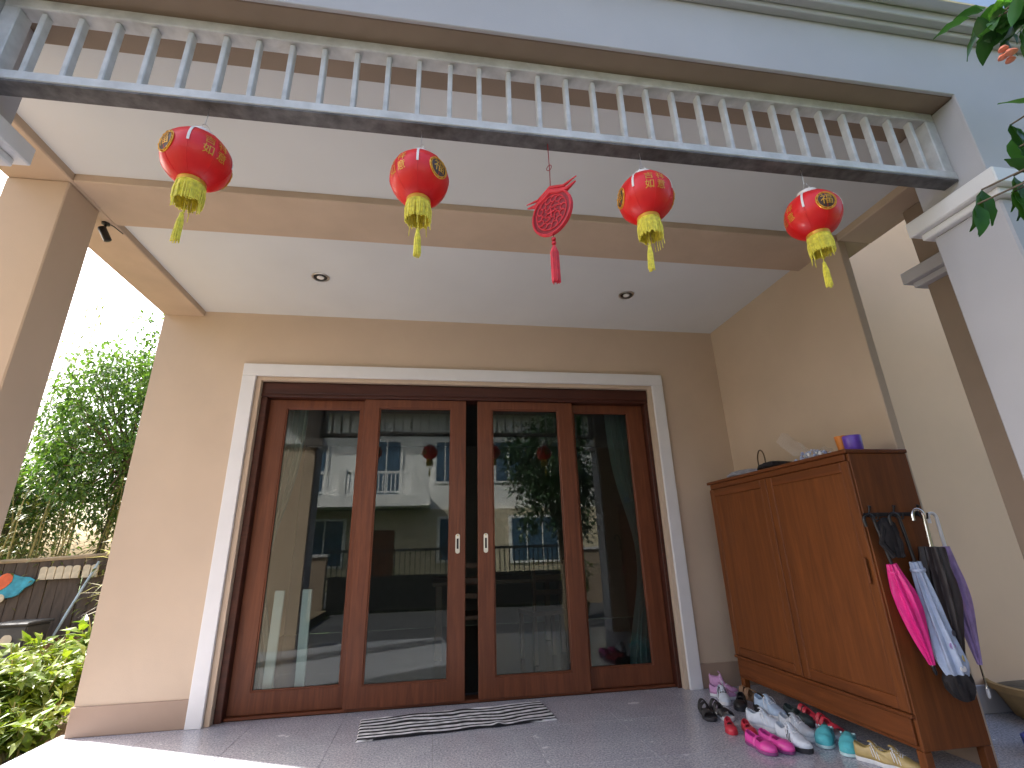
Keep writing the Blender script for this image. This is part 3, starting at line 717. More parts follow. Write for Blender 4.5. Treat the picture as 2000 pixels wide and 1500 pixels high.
def make_shoe(kind, L, mu, ms, ml, label, loc, ang, tilt=(0, 0), extra=None, mirror=1, width=.38):
    S_ = thing('shoe', label, 'shoe', (loc[0], loc[1], loc[2] if len(loc) > 2 else .001), 0, 'shoes left before the cabinet')
    S_.rotation_euler = (tilt[0], tilt[1], ang)
    W = L*width/2*1.06; st = (.10 if kind == 'sneaker' else .085 if kind == 'hightop' else .07)*L
    if kind == 'sandal': st = .09*L
    cl = lambda t: -.035*L*mirror*math.sin(math.pi*t)*(t > .4)*(t-.4)*2
    w = lambda t: W*prof1(t, WP)
    # sole
    m = MB(); n = len(TS_)
    for z, g_ in ((0, .93), (st*.3, 1.02), (st, 1.0)):
        for t in TS_: m.v.append(((t-.5)*L*(1.0 if g_ < 1 else 1.015), cl(t)+w(t)*g_, z+(.03*L*max(0, t-.8)*5*.35)))
        for t in reversed(TS_[1:-1]): m.v.append(((t-.5)*L*(1.0 if g_ < 1 else 1.015), cl(t)-w(t)*g_, z+(.03*L*max(0, t-.8)*5*.35)))
    k = 2*n-2
    for r_ in range(2):
        for i in range(k): m.f.append((r_*k+i, r_*k+(i+1) % k, (r_+1)*k+(i+1) % k, (r_+1)*k+i))
    m.f.append(tuple(reversed(range(k)))); m.f.append(tuple(range(2*k, 3*k)))
    m.build('sole', ms, S_, smooth=True)
    lift = lambda t: (.03*L*max(0, t-.8)*5*.35)
    if kind == 'sandal':
        m = MB()
        for i_, (t, hh) in enumerate(((.74, .20), (.62, .22), (.30, .30), (.10, .34))):
            wv = w(t); pts = [((t-.5)*L+.02*L*math.sin(a)*(1 if i_ < 2 else -1), cl(t)+wv*.95*math.cos(a), st*.8+hh*L*math.sin(a)*.8) for a in [math.pi*q/10 for q in range(11)]]
            for dx in (-.06*L, -.03*L, 0, .03*L, .06*L): m.tube([(p[0]+dx, p[1], p[2]) for p in pts], .018*L, 6)
        m.tube([((.74-.5)*L, cl(.74), st*.8+.17*L), ((.5-.5)*L, 0, st+.2*L), ((.3-.5)*L, 0, st+.24*L)], .016*L, 6)
        m.build('strap', mu, S_, smooth=True)
        return S_
    HP = HPS[kind]; op = OPEN[kind]; NA = 16; m = MB()
    for t in TS_:
        hh = prof1(t, HP)*L; ww = w(t)*.98
        for a in range(NA+1):
            th = math.pi*a/NA; c, s = math.cos(th), math.sin(th)
            y = ww*math.copysign(abs(c)**.75, c); z = st*.9+lift(t)+hh*abs(s)**.75
            if op[0] <= t <= op[1]: y *= 1-.10*s
            m.v.append(((t-.5)*L, cl(t)+y, z))
    for i in range(len(TS_)-1):
        for a in range(NA):
            if op[0] <= TS_[i] and TS_[i+1] <= op[1]+.005 and 5 <= a < NA-5: continue
            b0 = i*(NA+1)+a; m.f.append((b0, b0+1, b0+NA+2, b0+NA+1))
    up = m.build('upper', mu, S_, smooth=True)
    so = up.modifiers.new('thickness', 'SOLIDIFY'); so.thickness = .012*L; so.offset = -1
    m = MB()
    for t in TS_[2:14]: m.v.append(((t-.5)*L, cl(t)+w(t)*.85, st+.012*L))
    for t in reversed(TS_[2:14]): m.v.append(((t-.5)*L, cl(t)-w(t)*.85, st+.012*L))
    m.f = [tuple(range(len(m.v)))]; m.build('insole', ml, S_)
    if kind in ('sneaker', 'hightop'):
        m = MB()                                              # tongue
        for q, t in enumerate((.60, .52, .45, .40, .36)):
            hz = st*.9+prof1(t, HP)*L*(1.03+.05*q)
            for y in (-.45, -.2, .2, .45): m.v.append(((t-.5)*L, cl(t)+w(t)*y, hz-abs(y)*.04*L))
        m.f = [(q*4+i, q*4+i+1, q*4+i+5, q*4+i+4) for q in range(4) for i in range(3)]
        o = m.build('tongue', mu, S_, smooth=True); o.modifiers.new('thickness', 'SOLIDIFY').thickness = .015*L
        m = MB()
        for q, t in enumerate((.42, .47, .52, .57, .62)):
            wv = w(t); hh = prof1(t, HP)*L
            for dd in (-.02, .02):
                m.tube([((t-.5+dd*sg)*L, cl(t)+sg*wv*.55, st*.9+lift(t)+hh*(1.0 if abs(sg) < .5 else .9)+.012*L) for sg in (-1, -.5, 0, .5, 1)], .011*L, 5)
        for sg in (-1, 1): m.tube([((.42-.5)*L, 0, st*.9+prof1(.42, HP)*L+.02*L), ((.46-.5)*L, sg*.14*L, st*.9+.32*L), ((.52-.5)*L, sg*.20*L, st*.9+.20*L)], .010*L, 5)
        m.build('laces', extra or 'lace white', S_, smooth=True)
        for sg in (-1, 1):                                    # side stripes
            m = MB()
            for t in (.46, .53, .60):
                pts = []
                for q in range(5):
                    th = math.pi*(.05+.22*q/4); tt = t-.05*q/4
                    wv = w(tt)*1.0; hh = prof1(tt, HP)*L
                    pts.append(((tt-.5)*L, cl(tt)+sg*wv*math.cos(th)**.75*1.005, st*.9+hh*math.sin(th)**.75))
                m.tube(pts, .010*L, 5)
            m.build('side_stripe', ml if extra else ms, S_, smooth=True)
    if kind == 'flat':
        m = MB(); t = .42
        for dx in (-.025*L, 0, .025*L): m.tube([((t-.5)*L+dx, cl(t)+w(t)*math.cos(a), st*.9+.20*L*math.sin(a)**.8) for a in [math.pi*q/10 for q in range(11)]], .014*L, 6)
        m.build('strap', mu, S_, smooth=True)
    if kind == 'clog':
        m = MB(); pts = [((t-.5)*L, cl(t)+sg*w(t)*.9, st*.9+prof1(t, HP)*L*.86) for sg, ts in ((1, (.36, .25, .13, .05)), (-1, (.05, .13, .25, .36))) for t in ts]
        m.tube(pts, .022*L, 7); m.build('rim', ms, S_, smooth=True)
    return S_
shoe('lace white', (.74, .76, .80), .7); shoe('sole white', (.72, .73, .75), .6); shoe('sole dark', (.03, .03, .035), .7)
shoe('shoe lilac', (.58, .30, .52)); shoe('shoe white', (.62, .68, .76)); shoe('shoe pale blue', (.42, .54, .70)); shoe('shoe black', (.015, .014, .016), .45)
shoe('shoe red', (.55, .035, .06), .4); shoe('shoe pink', (.72, .07, .36), .3); shoe('shoe grey', (.50, .54, .60)); shoe('shoe dark green', (.035, .05, .05))
shoe('shoe teal', (.10, .50, .56), .45); shoe('sole pale teal', (.55, .74, .76), .5); shoe('shoe gold', (.42, .31, .12), .38); shoe('lining dark', (.05, .05, .06), .9)
shoe('lining grey', (.28, .30, .34), .9); shoe('sandal tan', (.30, .17, .09)); shoe('lining teal', (.06, .30, .34), .8); shoe('sole purple', (.25, .06, .20), .6)
A2 = lambda dx, dy: math.atan2(dy, dx)
make_shoe('hightop', .19, 'shoe lilac', 'sole white', 'lining grey', 'lilac high-top sneaker standing in the corner between door and cabinet', (2.20, 3.90), A2(.75, -.5))
make_shoe('sneaker', .19, 'shoe lilac', 'sole white', 'lining grey', 'lilac and white low sneaker just in front of the lilac high-top', (2.13, 3.80), A2(.6, -.75))
make_shoe('sneaker', .20, 'shoe white', 'sole white', 'lining dark', 'white sneaker with dark stripes beside the lilac shoes', (2.075, 3.70), A2(-.3, -.9), extra='shoe black')
make_shoe('sandal', .22, 'shoe black', 'sole dark', 'lining dark', 'black strappy sandal furthest left of the shoes', (1.80, 3.44), A2(-.2, -.95), mirror=1)
make_shoe('sandal', .22, 'shoe black', 'sole white', 'lining dark', 'black strappy sandal with a white edged sole, next to the leftmost one', (1.89, 3.42), A2(-.05, -.98), mirror=-1)
make_shoe('flat', .23, 'shoe black', 'sole dark', 'lining dark', 'plain black shoe behind the red pair, left of the two black ones', (2.12, 3.56), A2(-.55, -.8))
make_shoe('flat', .23, 'shoe black', 'sole dark', 'lining dark', 'plain black shoe behind the red pair, right of the two black ones', (2.22, 3.50), A2(-.5, -.85), mirror=-1)
make_shoe('sandal', .22, 'sandal tan', 'sandal tan', 'lining dark', 'tan leather sandal pushed back by the cabinet foot', (2.29, 3.66), A2(.3, -.9))
make_shoe('flat', .175, 'shoe red', 'shoe red', 'lining dark', 'small red shoe on the left of the red pair', (1.80, 3.18), A2(-.35, -.9))
make_shoe('flat', .175, 'shoe red', 'shoe red', 'lining dark', 'small red shoe on the right of the red pair', (1.875, 3.11), A2(-.3, -.9), mirror=-1)
make_shoe('flat', .215, 'shoe pink', 'sole purple', 'lining grey', 'glossy pink shoe on the left of the pink pair', (1.80, 2.89), A2(.1, -1))
make_shoe('flat', .215, 'shoe pink', 'sole purple', 'lining grey', 'glossy pink shoe on the right of the pink pair', (1.89, 2.885), A2(.18, -1), mirror=-1)
make_shoe('sneaker', .228, 'shoe white', 'sole dark', 'lining dark', 'white lace-up sneaker right beside the pink pair', (1.995, 2.88), A2(.12, -1))
make_shoe('sneaker', .228, 'shoe white', 'sole white', 'lining dark', 'white lace-up sneaker lying behind the pink pair', (2.02, 3.15), A2(.55, -.8), mirror=-1)
make_shoe('sneaker', .24, 'shoe pale blue', 'sole white', 'lining dark', 'pale blue sneaker behind the white ones, against the cabinet', (2.20, 3.36), A2(.15, -.95))
make_shoe('sneaker', .228, 'shoe grey', 'sole white', 'lining grey', 'grey white sneaker between the white sneakers and the teal clogs', (2.12, 3.01), A2(.2, -1), mirror=-1)
make_shoe('flat', .24, 'shoe dark green', 'sole dark', 'lining dark', 'dark green slip-on shoe under the cabinet edge', (2.295, 3.22), A2(.0, -1))
make_shoe('sandal', .22, 'shoe red', 'sole white', 'lining dark', 'red sandal with white sole under the cabinet, left of two', (2.36, 3.18), A2(-.1, -1))
make_shoe('sandal', .22, 'shoe red', 'sole white', 'lining dark', 'red sandal with white sole under the cabinet, right of two', (2.33, 3.00), A2(-.2, -1), mirror=-1)
make_shoe('clog', .215, 'shoe teal', 'sole pale teal', 'lining teal', 'teal rubber clog on the left of the teal pair', (2.20, 2.885), A2(-.8, -.75), width=.42)
make_shoe('clog', .215, 'shoe teal', 'sole pale teal', 'lining teal', 'teal rubber clog on the right of the teal pair', (2.235, 2.765), A2(-.8, -.75), mirror=-1, width=.42)
make_shoe('sneaker', .195, 'shoe gold', 'sole white', 'lining grey', 'gold sneaker with white laces on the left of the gold pair', (2.243, 2.595), A2(.5, -.85))
make_shoe('sneaker', .20, 'shoe gold', 'sole white', 'lining grey', 'gold sneaker with white laces on the right, by the cabinet leg', (2.282, 2.512), A2(.45, -.88), mirror=-1)

# ------------------------------------------------------------------ planter and blue bundle at the right
plain('pot clay', (.42, .27, .11), .6, var=.15, scale=10, stain=.3)
PT = thing('plant_pot', 'tan clay bowl planter on the floor right of the cabinet', 'pot', (3.80, 2.86, 0))
MB().lathe([(.20, 0), (.22, .01), (.29, .15), (.315, .155), (.32, .19), (.30, .195), (.285, .17), (.27, .16), (.02, .15)], 44).build('bowl', 'pot clay', PT, smooth=True)
m = MB().lathe([(.265, .161), (.15, .175), (.02, .18)], 30, wob=lambda t, z: 1+.03*math.sin(7*t)); m.build('soil', 'soil', PT, smooth=True)
plain('blue bundle', (.08, .10, .42), .5, var=.6, scale=45)
o = MB().lathe([(.10, 0), (.14, .03), (.13, .09), (.07, .13), (.01, .14)], 40, wob=lambda t, z: 1+.12*math.sin(5*t+z*20)+.06*math.sin(11*t+z*50)).build('cloth_bundle', 'blue bundle', smooth=True)
o.location = (3.17, 2.44, .0); tag(o, 'blue patterned cloth bundle on the floor at the right edge', 'cloth')

# ------------------------------------------------------------------ plants
def leaf(m, p, d, up, L, W, fold=.25, droop=.2):
    d = d.normalized(); s = d.cross(up)
    s = s.normalized() if s.length > 1e-4 else d.orthogonal().normalized()
    n = s.cross(d); i = len(m.v)
    a = p; b = p+d*L*.45+s*W*.5+n*fold*W*.5; c = p+d*L*.45-s*W*.5+n*fold*W*.5; e = p+d*L*.5; f = p+d*L-n*droop*L
    m.v += [tuple(a), tuple(b), tuple(e), tuple(c), tuple(f)]
    m.f += [(i, i+1, i+2), (i, i+2, i+3), (i+2, i+1, i+4), (i+3, i+2, i+4)]
def rnd_dir(r): 
    while True:
        v = Vector((r.uniform(-1, 1), r.uniform(-1, 1), r.uniform(-1, 1)))
        if .05 < v.length < 1: return v.normalized()
def limb(m, a, b, r0, r1, rr, n=6, wob=.08):
    a, b = Vector(a), Vector(b); pts = []
    for k in range(6):
        t = k/5; pts.append(a.lerp(b, t)+(rnd_dir(rr)*wob*(b-a).length*t*(1-t) if 0 < k < 5 else Vector()))
    m.tube(pts, [r0+(r1-r0)*k/5 for k in range(6)], n); return pts
plain('bark', (.13, .10, .07), .9, var=.35, scale=20, bump=.8, bscale=50, bdist=.01)
plain('cane', (.30, .27, .10), .6, var=.3, scale=12)
leaf_mat('tree leaves', [(.04, .10, .03), (.07, .16, .04), (.10, .21, .05), (.15, .25, .07)], .42, .22)
leaf_mat('front tree leaves', [(.03, .10, .03), (.05, .17, .035), (.08, .23, .05)], .4, .32)
leaf_mat('shaded tree leaves', [(.018, .045, .018), (.03, .07, .025), (.04, .09, .03)], .15, .35)  # front tree crown, its backlit shade put into the leaf colours
leaf_mat('bamboo leaves', [(.10, .14, .03), (.16, .20, .05), (.24, .25, .08), (.10, .12, .04)], .4, .45)
leaf_mat('yellow leaves', [(.10, .18, .02), (.17, .25, .03), (.24, .30, .05), (.07, .14, .025)], .4, .4)
leaf_mat('pale leaves', [(.50, .48, .40), (.62, .60, .52), (.30, .34, .16)], .3, .4)
def tree(name, label, loc, trunk_h, centre, rad, nclump, nleaf, L, W, mat, seed, bark='bark', clump=.3, group=None, keep=None, cat='tree', trunk_r=.06):
    rr = random.Random(seed); t = thing(name, label, cat, loc, 0, group)
    tr = MB(); cr = MB(); top = Vector((centre[0]*.5, centre[1]*.5, trunk_h))
    limb(tr, (0, 0, 0), top, trunk_r, trunk_r*.7, rr, 10, .05)
    for k in range(nclump):
        d = rnd_dir(rr); u = rr.random()**.4
        c = Vector((centre[0]+d.x*rad[0]*u, centre[1]+d.y*rad[1]*u, centre[2]+d.z*rad[2]*u))
        if keep and not keep(c+Vector(loc), clump): continue
        if k % 3 == 0: limb(tr, top.lerp(Vector(centre), rr.random()*.6), c, trunk_r*.3, .006, rr, 5, .12)
        q = clump*rr.uniform(.6, 1.25)
        for j in range(nleaf):
            dd = rnd_dir(rr); p = c+dd*q*rr.random()**.5
            ld = (dd+Vector((0, 0, -.25))+rnd_dir(rr)*.8)
            leaf(cr, p, ld, Vector((0, 0, 1))+rnd_dir(rr)*.5, L*rr.uniform(.6, 1.2), W*rr.uniform(.7, 1.2))
    tr.build('trunk', bark, t, smooth=True); cr.build('crown', mat, t)
    return t
GZ = -.16
# left garden, seen between the column and the wall
tree('garden_tree', 'leafy green tree with glossy leaves beyond the left side of the porch', (-5.1, 8.7, GZ), 2.4, (.15, 0, 3.35), (1.3, 1.1, 1.75), 190, 85, .105, .045, 'tree leaves', 11, clump=.34)
tree('garden_tree', 'dark green tree low behind the fence beyond the left side of the porch', (-6.9, 9.3, GZ), 1.5, (0, 0, 2.1), (1.2, 1.0, .9), 110, 80, .10, .042, 'tree leaves', 12, clump=.34)
tree('garden_tree', 'bushy tree crown rising close to the edge of the tan wall', (-4.75, 9.6, GZ), 2.6, (.0, 0, 4.4), (.8, .7, 1.2), 80, 80, .105, .045, 'tree leaves', 14, clump=.34)
def bamboo(loc, label, n, h, spread, seed, L=.2, mat='bamboo leaves', dens=70):
    rr = random.Random(seed); t = thing('bamboo', label, 'bamboo', loc, 0, 'bamboo clumps in the left garden')
    cn = MB(); lf = MB()
    for k in range(n):
        x, y = rr.uniform(-spread, spread), rr.uniform(-spread*.6, spread*.6); hh = h*rr.uniform(.75, 1.05); lx, ly = rr.uniform(-.12, .12)*hh, rr.uniform(-.1, .1)*hh
        pts = [(x+lx*(q/6)**2, y+ly*(q/6)**2, hh*q/6) for q in range(7)]
        cn.tube(pts, [.022*(1-.8*q/6) for q in range(7)], 6)
        for j in range(dens):
            u = rr.uniform(.22, 1)**.8; z = hh*u; p = Vector((x+lx*u*u, y+ly*u*u, z))
            d = rnd_dir(rr); d.z = abs(d.z)*.3-.35
            leaf(lf, p+Vector((d.x, d.y, 0))*rr.uniform(.02, .38), d, Vector((0, 0, 1)), L*rr.uniform(.6, 1.2), .028*rr.uniform(.8, 1.5), .1, .15)
    cn.build('canes', 'cane', t, smooth=True); lf.build('foliage', mat, t)
bamboo((-9.6, 13.2, -.36), 'tall pale feathery bamboo far behind the garden tree', 26, 8.2, 1.3, 21, .26, dens=110)
bamboo((-5.4, 8.55, GZ), 'yellow green bamboo just behind the dark fence, left clump', 22, 2.5, .75, 22, .16, dens=95)
bamboo((-4.2, 8.5, GZ), 'yellow green bamboo just behind the dark fence, right clump', 18, 2.6, .6, 23, .16, dens=95)
bamboo((-6.9, 8.6, GZ), 'yellow green bamboo behind the fence at its left end', 18, 2.3, .7, 24, .16, dens=95)
def bush(loc, label, n, h, spread, seed, mat, L=.12, W=.05, name='shrub', dens=26):
    rr = random.Random(seed); t = thing(name, label, 'shrub', loc, 0, 'shrubs in the left garden')
    st = MB(); lf = MB()
    for k in range(n):
        a = rr.uniform(0, 6.28); r_ = spread*rr.random()**.5; hh = h*rr.uniform(.6, 1.1)
        tip = Vector((r_*math.cos(a), r_*math.sin(a), hh)); pts = limb(st, (tip.x*.35, tip.y*.35, 0), tip, .008, .003, rr, 5, .1)
        for j in range(dens):
            u = rr.uniform(.25, 1.0); p = Vector((tip.x*.35, tip.y*.35, 0)).lerp(tip, u); d = rnd_dir(rr); d.z = d.z*.5+.15
            leaf(lf, p+d*.02, d, Vector((0, 0, 1))+rnd_dir(rr)*.3, L*rr.uniform(.6, 1.2), W*rr.uniform(.7, 1.2))
    st.build('stems', 'cane', t, smooth=True); lf.build('foliage', mat, t)
bush((-3.05, 4.75, GZ), 'sunlit yellow green shrub beside the porch floor', 34, .50, .42, 31, 'yellow leaves', .16, .075)
bush((-2.80, 5.35, GZ), 'sunlit yellow green shrub close against the corner of the house', 26, .72, .32, 32, 'yellow leaves', .17, .08)
bush((-3.65, 5.6, GZ), 'low yellow green shrub behind the one beside the porch', 26, .50, .45, 33, 'yellow leaves', .15, .07)
bush((-2.72, 4.28, GZ), 'low sunlit plant at the very edge of the porch floor', 18, .30, .24, 34, 'yellow leaves', .12, .055)
bush((-3.35, 4.25, GZ), 'low leafy plant at the left edge in the garden', 22, .34, .36, 35, 'yellow leaves', .14, .06)
bush((-3.45, 6.85, GZ), 'pale leaved plant with arching white leaves by the house corner', 16, 1.35, .42, 36, 'pale leaves', .26, .03, dens=22)
# dark fence with its clutter
plain('fence wood', (.075, .058, .045), .85, var=.4, scale=7, bump=.5, bscale=60, stretch=(3, 3, .5)); plain('fence cap', (.34, .27, .18), .8, var=.2)
F = thing('garden_fence', 'dark weathered plank fence across the left garden', 'fence', (-5.5, 8.1, GZ))
pm = None
for k in range(28):
    o = MB().box(-.068, .068, -.012, .012, 0, 1.22).build('plank', 'fence wood', F, bevel=.004) if pm is None else link('plank', pm, None, F)
    pm = o.data; o.location = (-2.0+k*.142, random.uniform(-.008, .008), .0); o.scale = (1, 1, 1+k*.0025+random.uniform(-.015, .015)); o.rotation_euler = (0, random.uniform(-.01, .01), 0)
m = MB().tube([(-2.1, 0, 1.20), (0, 0, 1.26), (1.4, 0, 1.33), (2.05, 0, 1.34)], .03, 6); m.build('cap_rail', 'fence cap', F)
for x in (-1.9, -.6, .7, 1.95): box('post', 'fence wood', F, x-.04, x+.04, .02, .09, 0, 1.2)
plain('sign blue', (.04, .30, .42), .6, var=.4, scale=9); plain('sign orange', (.70, .14, .05), .6, var=.2); plain('sign cream', (.55, .50, .38), .8, var=.15)
G_ = thing('painted_board', 'small painted board in blue and orange hung on the dark fence', 'board', (-5.72, 8.06, .78))
m = MB().lathe([(.24, -.01), (.25, 0), (.24, .01)], 20, wob=lambda t, z: 1+.16*math.sin(3*t+.5)+.1*math.sin(5*t)).xf(Matrix.Rotation(R(90), 4, 'X') @ Matrix.Scale(.62, 4, (0, 1, 0))); m.build('board', 'sign blue', G_)
m = MB().lathe([(.10, -.006), (.105, 0), (.10, .006)], 14, wob=lambda t, z: 1+.2*math.sin(2*t)).xf(Matrix.Translation((-.08, -.016, .05)) @ Matrix.Rotation(R(90), 4, 'X')); m.build('orange_shape', 'sign orange', G_)
m = MB().lathe([(.05, -.006), (.055, 0), (.05, .006)], 14).xf(Matrix.Translation((-.06, -.016, -.16)) @ Matrix.Rotation(R(90), 4, 'X')); m.build('white_shape', 'sign cream', G_)
G_ = thing('picket_panel', 'short cream panel of rounded pickets on the dark fence', 'fence panel', (-5.02, 8.05, .92)); G_.scale = (1, 1, .62)
pk = None
for k in range(7):
    if pk is None:
        o = MB().prism([(-.045, -.13), (.045, -.13), (.045, .10)]+[(.045*math.cos(t), .10+.045*math.sin(t)) for t in (.6, 1.2, 1.9, 2.5)]+[(-.045, .10)], -.012, .012).build('picket', 'sign cream', G_, bevel=.003); pk = o.data
    else: o = link('picket', pk, None, G_)
    o.location = (-.32+k*.1+(.03 if k > 4 else 0), 0, .004*k)
plain('bin grey', (.06, .065, .07), .5, var=.15)
G_ = thing('rubbish_bin', 'small grey wheeled bin with a round white sticker by the fence', 'bin', (-5.12, 7.6, GZ)); G_.scale = (.8, .8, .85)
m = MB(); m.v = [(-.2, -.2, .04), (.2, -.2, .04), (.2, .2, .04), (-.2, .2, .04), (-.25, -.26, .58), (.25, -.26, .58), (.25, .26, .58), (-.25, .26, .58)]
m.f = [(0, 3, 2, 1), (4, 5, 6, 7), (0, 1, 5, 4), (1, 2, 6, 5), (2, 3, 7, 6), (3, 0, 4, 7)]; m.build('body', 'bin grey', G_, bevel=.02, seg=2)
box('lid', 'bin grey', G_, -.27, .27, -.28, .28, .582, .625, bevel=.015)
MB().lathe([(.075, -.003), (.078, 0), (.075, .003)], 20).xf(Matrix.Translation((.0, -.252, .40)) @ Matrix.Rotation(R(84), 4, 'X')).build('sticker', 'sign cream', G_)
for s_ in (-1, 1): MB().lathe([(.05, -.02), (.055, 0), (.05, .02)], 16).xf(Matrix.Translation((s_*.18, .21, .05)) @ Matrix.Rotation(R(90), 4, 'Y')).build('wheel', 'black plastic', G_)
plain('pole blue', (.30, .42, .52), .4, var=.15)
o = MB().tube([(0, 0, 0), (.14, .12, .6), (.30, .25, 1.22)], .016, 8).build('garden_pole', 'pole blue', smooth=True); o.location = (-4.93, 7.72, GZ); tag(o, 'light blue pole leaning against the dark fence', 'pole')
G_ = thing('clay_trough', 'brown wooden trough at the foot of the dark fence', 'trough', (-4.62, 7.75, GZ)); plain('trough wood', (.16, .075, .03), .7, var=.3)
box('front_board', 'trough wood', G_, -.5, .5, -.16, -.13, 0, .28); box('back_board', 'trough wood', G_, -.5, .5, .13, .16, 0, .28)
for s_ in (-.5, .47): box('end_board', 'trough wood', G_, s_, s_+.03, -.129, .129, 0, .278)
box('soil', 'soil', G_, -.468, .468, -.128, .128, 0, .22)
# front tree: its crown stands right of the camera; sprays of leaves reach into view at the top right
def in_frame(p, pad):
    q = cam.matrix_world.inverted() @ p
    if q.z > -.05: return False
    fx = -q.x/q.z*936.6/1000; fy = -q.y/q.z*936.6/750*1.0
    mg = pad/max(.3, -q.z)*.94
    return abs(fx) < 1+mg and abs(fy) < 1+mg*1.33
bpy.context.view_layer.update()
FT = tree('front_tree', 'front yard tree whose leafy sprays hang in at the top right', (2.35, -.75, -.3), 1.7, (-.1, 0, 2.75), (1.0, .85, 1.35), 130, 60, .12, .05, 'shaded tree leaves', 41, clump=.26, keep=lambda c, q: not in_frame(c, q*1.7), trunk_r=.07)
rr = random.Random(9); tw = MB(); sp_ = MB(); fl = MB()
fo = Vector((2.35, -.75, -.3))
def big_leaf(m, p, d, up, L, W, fold=.25, droop=.2):
    d = d.normalized(); s = d.cross(up); s = s.normalized() if s.length > 1e-4 else d.orthogonal().normalized()
    n = s.cross(d); i = len(m.v); K_ = 8; tw_ = rr.uniform(-.3, .3)
    for k in range(K_+1):
        t = k/K_; w_ = W*.5*(math.sin(math.pi*min(1, t*.94+.03))**.85)*(1-.35*t)*1.25 if 0 < k < K_ else .0006
        c = p+d*L*t-n*droop*L*t*t+s*tw_*L*.25*t*t; wv = .05*W*math.sin(k*2.1)
        m.v += [tuple(c+s*w_+n*(fold*w_+wv)), tuple(c), tuple(c-s*w_+n*(fold*w_-wv))]
    for k in range(K_):
        a = i+3*k; m.f += [(a, a+1, a+4, a+3), (a+1, a+2, a+5, a+4)]
def spray(base, tip, n, L, W, spread):
    base, tip = Vector(base)-fo, Vector(tip)-fo; limb(tw, base, tip, .012, .004, rr, 5, .06)
    for k in range(n):
        u = .55+.5*k/n; p = base.lerp(tip, u)+rnd_dir(rr)*spread*.3; d = rnd_dir(rr)*.9+(tip-base).normalized()*.4+Vector((0, 0, -.45))
        big_leaf(sp_, p, d, Vector((0, 0, 1))+rnd_dir(rr)*.4, L*rr.uniform(.7, 1.15), W*rr.uniform(.8, 1.2), .3, .25)
spray((2.7, -.2, 2.9), (2.14, 1.0, 3.00), 60, .12, .05, .20)
spray((2.6, .1, 3.1), (2.20, 1.02, 3.06), 60, .12, .05, .22)
spray((2.6, .1, 3.2), (2.28, 1.0, 3.16), 60, .12, .05, .22)
spray((2.6, .1, 2.8), (2.24, .98, 2.96), 50, .12, .05, .14)
spray((2.5, -.1, 2.4), (1.98, .98, 2.40), 14, .16, .06, .05)
spray((2.5, -.1, 2.2), (1.92, .98, 2.18), 14, .15, .06, .06)
spray((2.5, -.1, 2.0), (1.84, .98, 2.06), 14, .15, .058, .07)
for q_ in ((1.70, 1.0, 2.12), (1.66, 1.0, 2.06), (1.78, .98, 2.10), (1.83, .98, 2.14), (1.90, .98, 2.30), (1.94, 1.0, 2.42), (1.98, .98, 2.36), (1.86, .98, 2.02), (1.80, .97, 2.16), (1.93, .97, 2.20)):
    p_ = Vector(q_)-fo
    for k in range(2): big_leaf(sp_, p_, Vector((rr.uniform(-.35, .2), rr.uniform(-.3, .3), -1)), Vector((.2, -1, .3))+rnd_dir(rr)*.4, rr.uniform(.10, .15), rr.uniform(.045, .06), .25, .1)
    limb(tw, p_, Vector((2.35, .3, q_[2]+.2))-fo, .003, .005, rr, 5, .04)
tw.build('branches', 'bark', FT, smooth=True); sp_.build('leaf_sprays', 'front tree leaves', FT, smooth=True)
plain('flower', (.75, .25, .16), .6)
for k in range(5): fl.lathe([(.004, -.006), (.016, 0), (.010, .012), (.002, .016)], 8, (2.10-2.35+rr.uniform(-.02, .03), 1.0+.75+rr.uniform(-.02, .02), 2.80+.3+rr.uniform(-.02, .02)))
fl.build('flowers', 'flower', FT, smooth=True)

for (x_, y_, lab_) in ((3.35, -.55, 'yellow green potted shrub in the front yard, nearer the house'), (3.0, -2.0, 'yellow green potted shrub in the front yard, nearer the road')):
    bush((x_, y_, .02), lab_, 18, .8, .35, int(60+x_*3), 'yellow leaves', .15, .06)
    pt_ = MB().lathe([(.13, -.32), (.19, -.02), (.20, .0), (.17, .0), (.16, -.04), (.01, -.05)], 28).build('planter_pot', 'pot clay', smooth=True); pt_.location = (x_, y_, .02); tag(pt_, lab_.replace('yellow green potted shrub', 'clay pot under the shrub'), 'pot', 'pots in the front yard')
# ------------------------------------------------------------------ across the road (seen mirrored in the glass)
plain('white wall paint', (.80, .80, .79), .8, var=.05, scale=2); plain('cream wall paint', (.52, .45, .33), .8, var=.06, scale=2); plain('far glass', (.05, .10, .16), .08, var=.2, bump=0, spec=.8)
OH = thing('opposite_house', 'white two-storey house with a railed balcony across the road, mirrored in the door glass', 'house', (0, -12.6, -.3))
box('lower_wall', 'cream wall paint', OH, -7, 7.5, -8, 0, 0, 3.0); box('upper_wall', 'white wall paint', OH, -7, 7.5, -8, -.3, 3.001, 7.2)
box('balcony_slab', 'white wall paint', OH, -7.1, -.18, -.2995, 1.3, 3.05, 3.5)
for x in (-7.0, -3.6): box('balcony_post', 'white wall paint', OH, x-.15, x+.15, 1.0, 1.28, 3.501, 4.5)
box('balcony_post', 'white wall paint', OH, -.95, -.25, .95, 1.28, 3.501, 4.55)
bal = None
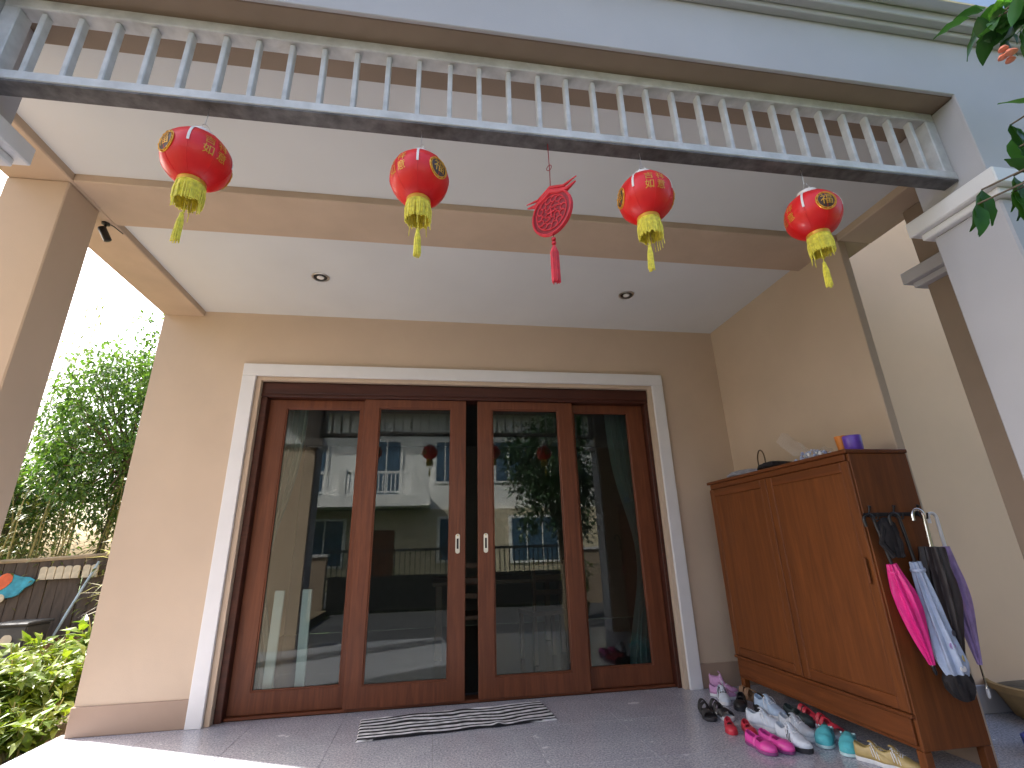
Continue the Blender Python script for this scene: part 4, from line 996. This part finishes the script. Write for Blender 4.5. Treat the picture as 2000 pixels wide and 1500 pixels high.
for x0, x1 in ((-6.85, -3.75), (-3.45, -1.0)):
    box('balcony_rail', 'white wall paint', OH, x0, x1, 1.1, 1.18, 4.32, 4.42); box('balcony_rail', 'white wall paint', OH, x0, x1, 1.1, 1.18, 3.58, 3.64)
    k = x0+.12
    while k < x1-.05:
        o = MB().box(-.022, .022, 1.12, 1.16, 3.641, 4.319).build('baluster', 'white wall paint', OH) if bal is None else link('baluster', bal, None, OH); bal = o.data; o.location = (k, 0, 0); k += .16
for (x0, x1, z0, z1, y) in ((-6.4, -4.6, 3.6, 5.9, -.3), (-3.3, -1.5, 3.6, 5.9, -.3), (.0, 1.2, 4.2, 5.9, -.3), (2.6, 4.4, 4.2, 5.9, -.3), (5.2, 6.6, 4.2, 5.9, -.3), (-5.8, -3.6, .9, 2.6, 0), (.2, 1.9, 1.0, 2.6, 0), (3.2, 5.2, .9, 2.6, 0)):
    wn = box('window', 'white wall paint', OH, x0-.1, x1+.1, y+.001, y+.05, z0-.1, z1+.1)
    nn = 3
    for q in range(nn):
        a = x0+(x1-x0)*q/nn+.03; b_ = x0+(x1-x0)*(q+1)/nn-.03; box('pane', 'far glass', wn, a, b_, y+.0505, y+.06, z0, z1)
box('front_door', 'door wood', OH, -2.6, -1.6, .001, .05, 0, 2.2)
m = MB(); m.v = [(-7.8, -8.8, 7.2), (8.3, -8.8, 7.2), (8.3, .6, 7.2), (-7.8, .6, 7.2), (-3, -4, 9.6), (3.5, -4, 9.6)]; m.f = [(0, 1, 5, 4), (1, 2, 5), (2, 3, 4, 5), (3, 0, 4), (3, 2, 1, 0)]; m.build('roof', 'roof tile', OH)
YW = thing('boundary_wall', 'low grey boundary wall between the front yard and the road', 'wall', (0, -4.8, -.36))
for x0, x1 in ((-12, -2.6), (3.7, 12)):
    box('panel', 'taupe and shaded tan', YW, x0, x1, -.1, .1, 0, 1.35); box('coping', 'grey white paint', YW, x0-.03, x1+.03, -.14, .14, 1.3505, 1.42)
GT = thing('driveway_gate', 'dark barred sliding gate with a closed panel across the driveway', 'gate', (.55, -4.6, -.28))
for z in (.08, .75, 1.36): box('rail', 'dark metal', GT, -3.1, 3.1, -.025, .025, z, z+.06)
box('sheet_panel', 'dark metal', GT, -3.05, 3.05, .005, .015, .1405, .7495)
gb = None
for k in range(49):
    o = MB().box(-.012, .012, -.012, .012, .1401, 1.3599).build('bar', 'dark metal', GT) if gb is None else link('bar', gb, None, GT); gb = o.data; o.location = (-3.0+k*.125, -.045, 0)
for x in (-7.5, 9.5): tree('street_tree', 'rounded street tree across the road on the %s of the white house' % ('left' if x > 0 else 'right'), (x, -11.6, -.36), 2.2, (0, 0, 4.0), (1.7, 1.5, 1.6), 60, 60, .2, .1, 'tree leaves', int(50+x), clump=.55)
